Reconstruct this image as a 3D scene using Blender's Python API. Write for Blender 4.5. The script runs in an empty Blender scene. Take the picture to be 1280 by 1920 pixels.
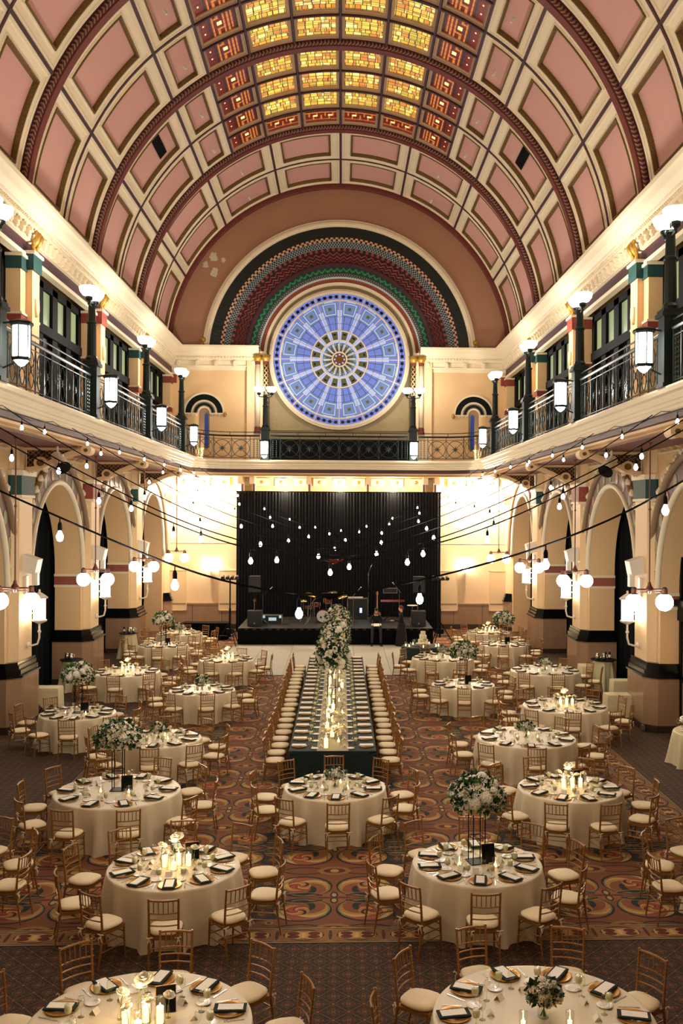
import bpy, bmesh, math, random
from mathutils import Matrix, Vector
random.seed(7)
PI = math.pi; R_ = math.radians
COL = bpy.context.scene.collection
scene = bpy.context.scene

# ------------------------------------------------------------------ camera
CAM_H = 5.71; FPX = 1800.0; YAW = 0.035; ROLL = 0.0052; PPX, PPY = 703.0, 963.0
cam_data = bpy.data.cameras.new('camera'); cam = bpy.data.objects.new('camera', cam_data)
COL.objects.link(cam); scene.camera = cam
cam_data.sensor_fit = 'VERTICAL'; cam_data.sensor_height = 36.0; cam_data.sensor_width = 24.0
cam_data.lens = FPX / 1920 * 36.0
cam_data.shift_x = -(PPX - 640) / 1920.0
cam_data.shift_y = (PPY - 960) / 1920.0
cam_data.clip_start = 0.1; cam_data.clip_end = 300
cam.matrix_world = Matrix.Translation((0, 0, CAM_H)) @ Matrix.Rotation(-YAW, 4, 'Z') @ Matrix.Rotation(PI/2, 4, 'X') @ Matrix.Rotation(ROLL, 4, 'Z')

def at(px, py, z):
    """point of the plane at height z that the photograph shows at pixel px, py"""
    dx, dy = px - PPX, py - PPY
    c, s = math.cos(ROLL), math.sin(ROLL)
    dx, dy = dx*c + dy*s, -dx*s + dy*c
    f = Vector((math.sin(YAW), math.cos(YAW), 0)); r = Vector((math.cos(YAW), -math.sin(YAW), 0))
    d = f + r*(dx/FPX) + Vector((0, 0, 1))*(-dy/FPX)
    t = (z - CAM_H) / d.z
    return Vector((d.x*t, d.y*t, z))

# ------------------------------------------------------------------ world, exposure, large lights
w = bpy.data.worlds.new('world'); scene.world = w; w.use_nodes = True
w.node_tree.nodes['Background'].inputs[0].default_value = (0.22, 0.30, 0.55, 1)
w.node_tree.nodes['Background'].inputs[1].default_value = 0.03
scene.view_settings.view_transform = 'Standard'; scene.view_settings.look = 'None'
scene.view_settings.gamma = 1; scene.view_settings.use_curve_mapping = False
scene.view_settings.exposure = 0.32
scene.cycles.use_denoising = True
scene.cycles.max_bounces = 6; scene.cycles.diffuse_bounces = 3; scene.cycles.glossy_bounces = 2
scene.cycles.transmission_bounces = 4; scene.cycles.transparent_max_bounces = 8
scene.cycles.caustics_reflective = False; scene.cycles.caustics_refractive = False
scene.cycles.sample_clamp_indirect = 6.0
WARM = (1.0, 0.86, 0.67)
WHITE = (1.0, 0.95, 0.86)

XA = -0.12          # axis of the hall
YB = 47.5           # back wall
BAY = 7.2
RIBS = [YB - BAY*k for k in range(8)]   # 47.5 40.3 33.1 25.9 18.7 11.5 4.3 -2.9
YF = RIBS[-1]
ZC, RV = 13.45, 8.55   # vault centre height and radius
WR = 6.55           # balcony railing distance from the axis
ZL = 8.22           # balcony floor

def point_light(name, loc, power, color=WARM, radius=0.1, parent=None):
    l = bpy.data.lights.new(name, 'POINT'); l.energy = power; l.color = color; l.shadow_soft_size = radius
    o = bpy.data.objects.new(name, l); COL.objects.link(o); o.location = loc
    if parent: o.parent = parent
    return o
def spot_light(name, loc, target, power, angle=70, color=WARM, blend=0.6, radius=0.08, parent=None):
    l = bpy.data.lights.new(name, 'SPOT'); l.energy = power; l.color = color; l.shadow_soft_size = radius
    l.spot_size = R_(angle); l.spot_blend = blend
    o = bpy.data.objects.new(name, l); COL.objects.link(o); o.location = loc
    o.rotation_euler = (Vector(target) - Vector(loc)).to_track_quat('-Z', 'Y').to_euler()
    if parent: o.parent = parent
    return o

# power table (watts): tuned here, used by the builders of the lamps
P_POST = 195.0
P_FLOOD, P_STAGE = 1300.0, 160.0

# ------------------------------------------------------------------ material helpers
def srgb(h):
    h = h.lstrip('#'); c = [int(h[i:i+2], 16)/255 for i in (0, 2, 4)]
    return tuple(x/12.92 if x <= 0.04045 else ((x+0.055)/1.055)**2.4 for x in c)

def mat(name, color, rough=0.6, metal=0.0, emit=None, estr=0.0, noise=0.0, nscale=4.0, bump=0.0, bscale=40.0,
        trans=0.0, ior=1.45, alpha=1.0, sheen=0.0, stretch=None, coat=0.0):
    m = bpy.data.materials.new(name); m.use_nodes = True
    nt = m.node_tree; b = nt.nodes['Principled BSDF']
    col = srgb(color) if isinstance(color, str) else color
    b.inputs['Base Color'].default_value = (*col, 1); b.inputs['Roughness'].default_value = rough
    b.inputs['Metallic'].default_value = metal
    b.inputs['Transmission Weight'].default_value = trans; b.inputs['IOR'].default_value = ior
    b.inputs['Alpha'].default_value = alpha; b.inputs['Sheen Weight'].default_value = sheen
    b.inputs['Coat Weight'].default_value = coat
    if emit is not None:
        e = srgb(emit) if isinstance(emit, str) else emit
        b.inputs['Emission Color'].default_value = (*e, 1); b.inputs['Emission Strength'].default_value = estr
    if noise or bump:
        tc = nt.nodes.new('ShaderNodeTexCoord'); mp = nt.nodes.new('ShaderNodeMapping')
        nt.links.new(tc.outputs['Object'], mp.inputs[0])
        if stretch: mp.inputs['Scale'].default_value = stretch
    if noise:
        n = nt.nodes.new('ShaderNodeTexNoise'); n.inputs['Scale'].default_value = nscale; n.inputs['Detail'].default_value = 5
        nt.links.new(mp.outputs[0], n.inputs['Vector'])
        mx = nt.nodes.new('ShaderNodeMix'); mx.data_type = 'RGBA'
        nt.links.new(n.outputs['Fac'], mx.inputs['Factor'])
        mx.inputs['A'].default_value = (*[c*(1-noise) for c in col], 1)
        mx.inputs['B'].default_value = (*[min(1, c*(1+noise)) for c in col], 1)
        nt.links.new(mx.outputs['Result'], b.inputs['Base Color'])
    if bump:
        n2 = nt.nodes.new('ShaderNodeTexNoise'); n2.inputs['Scale'].default_value = bscale
        nt.links.new(mp.outputs[0], n2.inputs['Vector'])
        bp = nt.nodes.new('ShaderNodeBump'); bp.inputs['Strength'].default_value = bump; bp.inputs['Distance'].default_value = 0.02
        nt.links.new(n2.outputs['Fac'], bp.inputs['Height']); nt.links.new(bp.outputs[0], b.inputs['Normal'])
    return m

class NG:
    """tiny expression builder for shader maths"""
    def __init__(s, m):
        s.m = m; m.use_nodes = True; s.nt = m.node_tree; s.b = s.nt.nodes['Principled BSDF']
        tc = s.nt.nodes.new('ShaderNodeTexCoord'); s.obj = tc.outputs['Object']
        sp = s.nt.nodes.new('ShaderNodeSeparateXYZ'); s.nt.links.new(s.obj, sp.inputs[0])
        s.x, s.y, s.z = sp.outputs
    def op(s, o, a, b=None, c=None):
        n = s.nt.nodes.new('ShaderNodeMath'); n.operation = o
        for i, v in enumerate((a, b, c)):
            if v is None: continue
            if isinstance(v, (int, float)): n.inputs[i].default_value = v
            else: s.nt.links.new(v, n.inputs[i])
        return n.outputs[0]
    def add(s, a, b): return s.op('ADD', a, b)
    def sub(s, a, b): return s.op('SUBTRACT', a, b)
    def mul(s, a, b): return s.op('MULTIPLY', a, b)
    def lt(s, a, b): return s.op('LESS_THAN', a, b)
    def gt(s, a, b): return s.op('GREATER_THAN', a, b)
    def absv(s, a): return s.op('ABSOLUTE', a)
    def mx(s, a, b): return s.op('MAXIMUM', a, b)
    def mn(s, a, b): return s.op('MINIMUM', a, b)
    def ping(s, a, k): return s.op('PINGPONG', a, k)
    def dist(s, u, v, cx, cy, ex=1.0, ey=1.0):
        a = s.mul(s.sub(u, cx), 1/ex); b = s.mul(s.sub(v, cy), 1/ey)
        return s.op('SQRT', s.add(s.mul(a, a), s.mul(b, b)))
    def mix(s, f, a, b):
        n = s.nt.nodes.new('ShaderNodeMix'); n.data_type = 'RGBA'
        if isinstance(f, (int, float)): n.inputs['Factor'].default_value = f
        else: s.nt.links.new(f, n.inputs['Factor'])
        for k, v in (('A', a), ('B', b)):
            if isinstance(v, str): v = srgb(v)
            if isinstance(v, tuple): n.inputs[k].default_value = (*v[:3], 1)
            else: s.nt.links.new(v, n.inputs[k])
        return n.outputs['Result']
    def noise(s, scale, detail=3, vec=None):
        n = s.nt.nodes.new('ShaderNodeTexNoise'); n.inputs['Scale'].default_value = scale; n.inputs['Detail'].default_value = detail
        s.nt.links.new(vec or s.obj, n.inputs['Vector']); return n.outputs['Fac']
    def out(s, col, rough=0.9, emit=None, estr=0.0, bump=None, bstr=0.4, bdist=0.02):
        s.nt.links.new(col, s.b.inputs['Base Color']); s.b.inputs['Roughness'].default_value = rough
        if emit is not None:
            s.nt.links.new(emit, s.b.inputs['Emission Color']); s.b.inputs['Emission Strength'].default_value = estr
        if bump is not None:
            bp = s.nt.nodes.new('ShaderNodeBump'); bp.inputs['Strength'].default_value = bstr; bp.inputs['Distance'].default_value = bdist
            s.nt.links.new(bump, bp.inputs['Height']); s.nt.links.new(bp.outputs[0], s.b.inputs['Normal'])
        return s.m
def newmat(name): return NG(bpy.data.materials.new(name))

M = {}
M['pink'] = mat('pink_plaster', '#d09e92', 0.75, noise=0.05, nscale=0.8)
M['cream'] = mat('cream_paint', '#ead9b8', 0.6, noise=0.04, nscale=2)
M['beige'] = mat('beige_paint', '#e3bd8a', 0.6, noise=0.05, nscale=0.7)
M['beige_light'] = mat('pale_beige_paint', '#e8c797', 0.55, noise=0.03, nscale=1)
M['brown_wall'] = mat('brown_plaster', '#a87c5e', 0.75, noise=0.08, nscale=0.7)
M['maroon'] = mat('maroon_paint', '#6b2b22', 0.5, noise=0.1, nscale=6)
M['purple'] = mat('dark_purple_paint', '#43242c', 0.5)
M['gold'] = mat('gilded_moulding', '#6e5424', 0.45, 0.3, noise=0.5, nscale=22, bump=0.9, bscale=26)
M['gilt'] = mat('gilt_leaf', '#c79a45', 0.35, 0.6, noise=0.3, nscale=14, bump=0.6, bscale=20)
M['olive'] = mat('olive_stone', '#8a7a58', 0.7, noise=0.15, nscale=1.5)
M['olive_relief'] = mat('olive_relief', '#a08c63', 0.6, noise=0.1, nscale=3, bump=1.0, bscale=7)
M['iron'] = mat('dark_green_iron', '#1b2622', 0.35, 0.4)
M['iron_grey'] = mat('grey_iron', '#39423e', 0.4, 0.5)
M['black'] = mat('black_paint', '#0b0c0c', 0.45)
M['black_matte'] = mat('black_fabric', '#070808', 0.9)
M['black_plastic'] = mat('black_plastic', '#1a1c1b', 0.5)
M['stone'] = mat('brown_marble', '#9a7a5e', 0.18, noise=0.18, nscale=1.6, stretch=(3, 3, 0.5))
M['stone_dark'] = mat('dark_base_stone', '#3d2e24', 0.3, noise=0.15, nscale=2)
M['black_stone'] = mat('black_marble', '#0c0d0d', 0.15)
M['green_cap'] = mat('green_glazed_capital', '#13403c', 0.65, noise=0.5, nscale=14, bump=0.35, bscale=12)
M['red_cap'] = mat('red_glazed_capital', '#8a3b2a', 0.65, noise=0.45, nscale=14, bump=0.35, bscale=12)
M['taupe'] = mat('taupe_plaster', '#8a7052', 0.6, noise=0.1, nscale=4)
M['frame_dark'] = mat('dark_window_frame', '#090807', 0.7)
M['pane_green'] = mat('lit_greenish_pane', '#5f6a45', 0.3, emit='#98a276', estr=0.6, noise=0.2, nscale=1.2)
M['pane_dark'] = mat('dark_pane', '#0a0c0b', 0.15)
M['curtain'] = mat('black_curtain', '#070b0d', 0.85)
M['white_paint'] = mat('white_paint', '#ebe4d4', 0.4)
M['lamp_glow'] = mat('lit_milk_glass', '#ffffff', 0.3, emit=(1.0, 0.93, 0.82), estr=9.0)
M['globe_glow'] = mat('lit_globe_glass', '#ffffff', 0.3, emit=(1.0, 0.95, 0.86), estr=22.0)
M['lantern_glow'] = mat('lit_lantern_glass', '#ffffff', 0.3, emit=(1.0, 0.98, 0.92), estr=24.0)
M['bulb_glow'] = mat('lit_bulb', '#ffffff', 0.3, emit=(1.0, 0.95, 0.85), estr=25.0)
M['flame'] = mat('flame', '#ffffff', 0.3, emit=(1.0, 0.72, 0.35), estr=40.0)
M['copper'] = mat('bronze_metal', '#7a5547', 0.35, 0.6)

for k_ in ('frame_dark', 'black', 'black_matte', 'curtain'): M[k_].node_tree.nodes['Principled BSDF'].inputs['Specular IOR Level'].default_value = 0.12
# ------------------------------------------------------------------ mesh helpers
class MB:
    def __init__(s): s.v = []; s.f = []; s.mi = []; s.cur = 0
    def add(s, V, F):
        n = len(s.v); s.v += [tuple(p) for p in V]
        for f in F: s.f.append(tuple(i+n for i in f)); s.mi.append(s.cur)
        return s
    def box(s, x0, x1, y0, y1, z0, z1):
        V = [(x, y, z) for z in (z0, z1) for y in (y0, y1) for x in (x0, x1)]
        return s.add(V, [(0,2,3,1), (4,5,7,6), (0,1,5,4), (2,6,7,3), (0,4,6,2), (1,3,7,5)])
    def cbox(s, c, size, rz=0.0, rx=0.0, ry=0.0):
        hx, hy, hz = size[0]/2, size[1]/2, size[2]/2
        m = Matrix.Rotation(rz, 3, 'Z') @ Matrix.Rotation(ry, 3, 'Y') @ Matrix.Rotation(rx, 3, 'X')
        V = [m @ Vector((x, y, z)) + Vector(c) for z in (-hz, hz) for y in (-hy, hy) for x in (-hx, hx)]
        return s.add(V, [(0,2,3,1), (4,5,7,6), (0,1,5,4), (2,6,7,3), (0,4,6,2), (1,3,7,5)])
    def wbox(s, sd, w0, w1, y0, y1, z0, z1):
        a, b = XA + sd*w0, XA + sd*w1
        return s.box(min(a, b), max(a, b), y0, y1, z0, z1)
    def path(s, pts, r, n=6, closed=False, caps=True):
        pts = [Vector(p) for p in pts]; k = len(pts)
        rr = r if isinstance(r, (list, tuple)) else [r]*k
        V = []; up = None
        for i, p in enumerate(pts):
            if closed: t = pts[(i+1) % k] - pts[(i-1) % k]
            else: t = pts[min(i+1, k-1)] - pts[max(i-1, 0)]
            if t.length < 1e-9: t = Vector((0, 0, 1))
            t.normalize()
            if up is None:
                up = Vector((0, 0, 1)) if abs(t.z) < 0.9 else Vector((1, 0, 0))
            a = t.cross(up)
            if a.length < 1e-6: a = t.orthogonal()
            a.normalize(); b = a.cross(t).normalized(); up = b
            for j in range(n):
                an = 2*PI*j/n
                V.append(p + a*math.cos(an)*rr[i] + b*math.sin(an)*rr[i])
        F = []
        for i in range(k if closed else k-1):
            i2 = (i+1) % k
            for j in range(n):
                j2 = (j+1) % n
                F.append((i*n+j, i*n+j2, i2*n+j2, i2*n+j))
        if caps and not closed:
            F.append(tuple(range(n))[::-1]); F.append(tuple((k-1)*n+j for j in range(n)))
        return s.add(V, F)
    def tube(s, p, q, r0, r1=None, n=8): return s.path([p, q], [r0, r0 if r1 is None else r1], n)
    def lathe(s, prof, o=(0, 0, 0), n=16, ex=1.0, ey=1.0, axis='z', a0=0.0, a1=2*PI):
        full = abs(a1-a0-2*PI) < 1e-6; m = n if full else n+1; V = []; F = []
        for (r, z) in prof:
            for j in range(m):
                a = a0 + (a1-a0)*j/n; x, y = r*math.cos(a)*ex, r*math.sin(a)*ey
                if axis == 'z': V.append((o[0]+x, o[1]+y, o[2]+z))
                elif axis == 'y': V.append((o[0]+x, o[1]+z, o[2]+y))
                else: V.append((o[0]+z, o[1]+x, o[2]+y))
        for i in range(len(prof)-1):
            for j in range(n):
                j2 = (j+1) % m
                F.append((i*m+j, i*m+j2, (i+1)*m+j2, (i+1)*m+j))
        if full:
            if prof[0][0] > 1e-5: F.append(tuple(range(m))[::-1])
            if prof[-1][0] > 1e-5: F.append(tuple((len(prof)-1)*m+j for j in range(m)))
        return s.add(V, F)
    def sphere(s, c, r, nu=12, nv=8, sc=(1, 1, 1)):
        V = [(c[0], c[1], c[2]-r*sc[2])]; F = []
        for i in range(1, nv):
            ph = PI*i/nv
            for j in range(nu):
                a = 2*PI*j/nu
                V.append((c[0]+r*sc[0]*math.sin(ph)*math.cos(a), c[1]+r*sc[1]*math.sin(ph)*math.sin(a), c[2]-r*sc[2]*math.cos(ph)))
        V.append((c[0], c[1], c[2]+r*sc[2])); t = len(V)-1
        for j in range(nu):
            j2 = (j+1) % nu
            F.append((0, 1+j2, 1+j)); F.append((t, 1+(nv-2)*nu+j, 1+(nv-2)*nu+j2))
            for i in range(nv-2): F.append((1+i*nu+j, 1+i*nu+j2, 1+(i+1)*nu+j2, 1+(i+1)*nu+j))
        return s.add(V, F)
    def prism(s, poly, axis, a, b):
        """poly of 2D points extruded along axis between a and b; 2D = the other two axes in order"""
        def p3(p, t):
            if axis == 'x': return (t, p[0], p[1])
            if axis == 'y': return (p[0], t, p[1])
            return (p[0], p[1], t)
        n = len(poly)
        V = [p3(p, a) for p in poly] + [p3(p, b) for p in poly]
        F = [tuple(range(n)), tuple(range(2*n-1, n-1, -1))] + [(i, n+i, n+(i+1) % n, (i+1) % n) for i in range(n)]
        return s.add(V, F)
    def extr(s, prof, axis, a, b, nseg=1):
        """open profile extruded (surface only)"""
        n = len(prof); V = []
        for k in range(nseg+1):
            t = a+(b-a)*k/nseg
            for p in prof: V.append((t, p[0], p[1]) if axis == 'x' else (p[0], t, p[1]))
        F = [(k*n+i, k*n+i+1, (k+1)*n+i+1, (k+1)*n+i) for k in range(nseg) for i in range(n-1)]
        return s.add(V, F)
    def grid(s, rows):
        n = len(rows[0]); V = [p for r in rows for p in r]
        return s.add(V, [(i*n+j, i*n+j+1, (i+1)*n+j+1, (i+1)*n+j) for i in range(len(rows)-1) for j in range(n-1)])
    def arcband(s, cx, cz, r0, r1, y0, y1, a0, a1, n=32):
        """solid band of an annulus in the xz plane between y0 (front) and y1"""
        V = []
        for k in range(n+1):
            a = a0+(a1-a0)*k/n; c, q = math.cos(a), math.sin(a)
            V += [(cx+r0*c, y0, cz+r0*q), (cx+r1*c, y0, cz+r1*q), (cx+r1*c, y1, cz+r1*q), (cx+r0*c, y1, cz+r0*q)]
        F = []
        for k in range(n):
            for j in range(4): F.append((4*k+j, 4*k+(j+1) % 4, 4*k+4+(j+1) % 4, 4*k+4+j))
        F += [(0, 1, 2, 3), (4*n+3, 4*n+2, 4*n+1, 4*n)]
        return s.add(V, F)
    def mesh(s, name, mats, smooth=False):
        me = bpy.data.meshes.new(name); me.from_pydata(s.v, [], s.f)
        for m in (mats if isinstance(mats, (list, tuple)) else [mats]): me.materials.append(M[m] if isinstance(m, str) else m)
        if max(s.mi, default=0) > 0: me.polygons.foreach_set('material_index', s.mi)
        if smooth:
            me.polygons.foreach_set('use_smooth', [True]*len(me.polygons))
            bm = bmesh.new(); bm.from_mesh(me); bmesh.ops.recalc_face_normals(bm, faces=bm.faces); bm.to_mesh(me); bm.free()
        me.update(); return me
    def obj(s, name, mats, parent=None, smooth=False, **kw):
        return link(name, s.mesh(name, mats, smooth), parent, **kw)
def link(name, me, parent=None, loc=None, rz=None, rot=None, scale=None):
    o = bpy.data.objects.new(name, me); COL.objects.link(o)
    if parent: o.parent = parent
    if loc is not None: o.location = loc
    if rz is not None: o.rotation_euler = (0, 0, rz)
    if rot is not None: o.rotation_euler = rot
    if scale is not None: o.scale = scale if isinstance(scale, (tuple, list)) else (scale,)*3
    return o
def empty(name, loc=(0, 0, 0), rz=0.0, parent=None):
    o = bpy.data.objects.new(name, None); COL.objects.link(o); o.location = loc; o.rotation_euler = (0, 0, rz)
    if parent: o.parent = parent
    return o
def tag(o, label=None, cat=None, group=None, kind=None):
    if label: o['label'] = label
    if cat: o['category'] = cat
    if group: o['group'] = group
    if kind: o['kind'] = kind
    return o
def struct(name, loc=(0, 0, 0)):
    o = empty(name, loc); o['kind'] = 'structure'; return o
KIDS = {}
def kids(o):
    if o.name not in KIDS: KIDS[o.name] = list(o.children)
    return KIDS[o.name]
def dup(o, loc=None, rz=None, label=None, group=None, parent=None, scale=None):
    c = o.copy(); COL.objects.link(c); c.parent = parent
    if loc is not None: c.location = loc
    if rz is not None: c.rotation_euler = (0, 0, rz)
    if scale is not None: c.scale = (scale,)*3
    if label: c['label'] = label
    if group: c['group'] = group
    for ch in kids(o):
        d = ch.copy(); COL.objects.link(d); d.parent = c
        for g in kids(ch):
            e = g.copy(); COL.objects.link(e); e.parent = d
    return c
ORD = ['first', 'second', 'third', 'fourth', 'fifth', 'sixth', 'seventh', 'eighth', 'ninth', 'tenth', 'eleventh', 'twelfth',
       'thirteenth', 'fourteenth', 'fifteenth', 'sixteenth', 'seventeenth', 'eighteenth', 'nineteenth', 'twentieth', 'twenty-first', 'twenty-second']
SIDE = {-1: 'left', 1: 'right'}
# ================================================================== carpet and floor
def carpet_field():
    g = newmat('scroll_carpet'); x, y = g.x, g.y
    u = g.ping(g.add(x, 0.08+41.0), 1.025); v = g.ping(g.sub(y, 14.27-21.4), 1.07)
    c = g.mix(g.noise(3.0), '#6a3d20', '#7a4826')
    def disc(c, cx, cy, r, col, ex=1, ey=1): return g.mix(g.lt(g.dist(u, v, cx, cy, ex, ey), r), c, col)
    def ring(c, cx, cy, r, w, col, ex=1, ey=1):
        return g.mix(g.lt(g.absv(g.sub(g.dist(u, v, cx, cy, ex, ey), r)), w), c, col)
    def swirl(c, cx, cy, R, k, phase, cols):
        dx, dy = g.sub(u, cx), g.mul(g.sub(v, cy), 1.08); r = g.op('SQRT', g.add(g.mul(dx, dx), g.mul(dy, dy)))
        a = g.add(g.add(g.op('ARCTAN2', dy, dx), g.mul(r, k)), phase)
        s = g.op('SINE', a); ins = g.lt(r, R)
        c = g.mix(ins, c, cols[0])
        c = g.mix(g.mul(ins, g.gt(s, -0.15)), c, cols[1])
        c = g.mix(g.mul(ins, g.gt(s, 0.35)), c, cols[2])
        c = g.mix(g.mul(ins, g.gt(s, 0.80)), c, cols[3])
        c = g.mix(g.mul(ins, g.lt(s, -0.93)), c, cols[4])
        return c
    c = swirl(c, 1.0, 0.5, 0.33, 9.0, 0.6, ('#3c2214', '#6e4f2a', '#4a2c18', '#7d6337', '#15211b'))
    c = disc(c, 0.98, 0.10, 0.09, '#7d6b47'); c = disc(c, 0.98, 0.10, 0.045, '#15201c')
    c = disc(c, 0.90, 0.86, 0.06, '#7d6b47'); c = disc(c, 0.90, 0.86, 0.03, '#15201c')
    c = swirl(c, 0.47, 0.43, 0.42, -6.5, 2.2, ('#7d4826', '#9e7639', '#b29257', '#8a412a', '#1a241b'))
    c = ring(c, 0.47, 0.43, 0.42, 0.022, '#141f19', 1.0, 0.92)
    c = ring(c, 0.43, 0.40, 0.36, 0.014, '#7c6a42', 1.0, 0.92)
    c = swirl(c, 0.52, 0.46, 0.17, 14.0, 0.3, ('#a06c38', '#bb8a52', '#702a1c', '#94402e', '#381410'))
    c = disc(c, 0.86, 0.20, 0.10, '#13231a', 1.9, 0.36); c = disc(c, 0.90, 0.10, 0.07, '#13231a', 1.9, 0.4); c = disc(c, 0.80, 0.30, 0.06, '#13231a', 1.6, 0.4)
    c = ring(c, 0.47, -0.43, 0.62, 0.018, '#141f19', 1.0, 0.95)
    c = ring(c, 0.47, -0.43, 0.66, 0.010, '#7c6a42', 1.0, 0.95)
    c = ring(c, 0.47, 1.48, 0.58, 0.016, '#141f19', 1.0, 0.95)
    c = disc(c, 0.0, 0.0, 0.34, '#84522e', 0.55, 0.62); c = disc(c, 0.0, 0.10, 0.10, '#16241d', 0.6, 1.1)
    c = disc(c, 0.0, 0.10, 0.06, '#a8854f', 0.6, 1.1); c = disc(c, 0.12, 0.0, 0.10, '#5a221a', 1.2, 0.3)
    c = disc(c, 0.0, 1.07, 0.24, '#84602f', 1.1, 0.7); c = disc(c, 0.0, 1.07, 0.16, '#4c2014', 1.1, 0.6); c = disc(c, 0.0, 1.07, 0.07, '#a87c44')
    return g.out(c, 0.95)
def carpet_diamond(name, tint=1.0):
    g = newmat(name); s = 0.178
    u = g.ping(g.add(g.x, 20.0), s); v = g.ping(g.add(g.y, 10.0), s)
    c = g.mix(g.noise(5.0), '#26120b', '#2f1710')
    su = g.add(u, v); dv = g.sub(u, v)
    c = g.mix(g.lt(g.absv(g.sub(su, s)), 0.014), c, '#57401f')
    c = g.mix(g.lt(g.absv(dv), 0.010), c, '#463219')
    for cx, cy in ((0, 0), (s, s)):
        d = g.dist(u, v, cx, cy); a = g.op('ARCTAN2', g.sub(v, cy), g.sub(u, cx))
        dd = g.sub(d, g.mul(g.op('COSINE', g.mul(a, 4)), 0.022))
        c = g.mix(g.lt(dd, 0.092), c, '#4a3a1c'); c = g.mix(g.lt(dd, 0.080), c, '#2c150d')
        c = g.mix(g.lt(dd, 0.058), c, '#6b5026'); c = g.mix(g.lt(dd, 0.046), c, '#4a1c13')
        c = g.mix(g.lt(d, 0.022), c, '#7d5226'); c = g.mix(g.lt(d, 0.010), c, '#2a100a')
    for cx, cy in ((s, 0), (0, s)):
        dm = g.add(g.absv(g.sub(u, cx)), g.absv(g.sub(v, cy)))
        c = g.mix(g.lt(dm, 0.062), c, '#54411f'); c = g.mix(g.lt(dm, 0.050), c, '#3f1a11')
        c = g.mix(g.lt(g.dist(u, v, cx, cy), 0.018), c, '#7d5a2a')
    return g.out(c, 0.95)
def carpet_border(name, along, across, w):
    g = newmat(name); a = g.x if along == 'x' else g.y; b = g.y if along == 'x' else g.x
    t = g.sub(b, across)   # -w/2..w/2
    u = g.ping(g.add(a, 30.0), 0.36)
    tv = g.absv(t)
    c = g.mix(g.noise(4.0), '#8a6238', '#7b5632')
    def D(cx, cy, ex=1.0, ey=1.0): return g.dist(u, tv, cx, cy, ex, ey)
    c = g.mix(g.lt(g.absv(g.sub(D(0.0, 0.0, 1.6, 1), w*0.33)), 0.014), c, '#3a2416')
    c = g.mix(g.lt(D(0.12, 0.03, 1.5, 1), 0.09), c, '#b08a4e')
    c = g.mix(g.lt(D(0.14, 0.05, 1.5, 1), 0.055), c, '#5a2418')
    c = g.mix(g.lt(D(0.0, 0.0, 0.5, 1.6), 0.06), c, '#c0a064')
    c = g.mix(g.lt(D(0.36, 0.0, 0.4, 2.4), 0.06), c, '#4a2818')
    c = g.mix(g.lt(D(0.36, w*0.5, 1.2, 1), 0.07), c, '#a4703c')
    c = g.mix(g.gt(tv, w*0.5-0.045), c, '#101713')
    c = g.mix(g.gt(tv, w*0.5-0.028), c, '#b59c6a')
    c = g.mix(g.gt(tv, w*0.5-0.012), c, '#0e1410')
    return g.out(c, 0.95)
M['carpet'] = carpet_field(); M['carpet_diamond'] = carpet_diamond('diamond_carpet')

fl = MB().box(-16, 16, YF-1, YB+0.4, -0.3, 0).obj('floor', 'carpet_diamond'); tag(fl, kind='structure')
CX0, CX1, CY0 = -5.05, 6.0, 13.25
MB().box(CX0, CX1, CY0, 44.5, -0.05, 0.004).obj('carpet_field', 'carpet', fl)
bw = 0.62
M['border_x'] = carpet_border('border_carpet_across', 'x', CY0-0.24, 0.48)
M['border_r'] = carpet_border('border_carpet_right', 'y', CX1+bw/2, bw)
M['border_l'] = carpet_border('border_carpet_left', 'y', CX0-bw/2, bw)
MB().box(CX0-bw, CX1+bw, CY0-0.48, CY0, -0.05, 0.004).obj('carpet_border', 'border_x', fl)
MB().box(CX1, CX1+bw, CY0, 44.5, -0.05, 0.004).obj('carpet_border', 'border_r', fl)
MB().box(CX0-bw, CX0, CY0, 44.5, -0.05, 0.004).obj('carpet_border', 'border_l', fl)

# dance floor of white panels
M['dance'] = mat('white_dance_floor', '#d5d0bd', 0.25, noise=0.04, nscale=1)
M['dance_trim'] = mat('dance_floor_edge', '#5a5a52', 0.4, 0.6)
df = empty('dance_floor', (XA, 37.8, 0))
tag(df, 'white panelled dance floor in front of the black stage', 'dance floor')
pm = None
nx, ny, pw = 7, 6, 1.28
for i in range(nx):
    for j in range(ny):
        if pm is None:
            b = MB(); q = pw/2-0.006; e = 0.01
            b.grid([[(-q, -q, 0), (q, -q, 0)], [(-q, -q, 0.02), (q, -q, 0.02)], [(-q+e, -q+e, 0.026), (q-e, -q+e, 0.026)], [(-q+e, q-e, 0.026), (q-e, q-e, 0.026)], [(-q, q, 0.02), (q, q, 0.02)], [(-q, q, 0), (q, q, 0)]])
            b.add([(-q, -q, 0.02), (-q+e, -q+e, 0.026), (-q+e, q-e, 0.026), (-q, q, 0.02), (-q, q, 0), (-q, -q, 0)], [(0, 1, 2, 3), (0, 3, 4, 5)])
            b.add([(q, -q, 0.02), (q-e, -q+e, 0.026), (q-e, q-e, 0.026), (q, q, 0.02), (q, q, 0), (q, -q, 0)], [(3, 2, 1, 0), (5, 4, 3, 0)])
            pm = b.mesh('floor_panel', 'dance')
        link('floor_panel', pm, df, ((i-(nx-1)/2)*pw, -37.8+33.85+pw/2+j*pw, 0.004))
b = MB(); hx = nx*pw/2; y0, y1 = 33.85-37.8, 33.85+ny*pw-37.8
b.box(-hx-0.06, hx+0.06, y0-0.06, y0, 0, 0.022).box(-hx-0.06, -hx, y0, y1, 0, 0.022).box(hx, hx+0.06, y0, y1, 0, 0.022)
b.obj('edge_trim', 'dance_trim', df)

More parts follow.
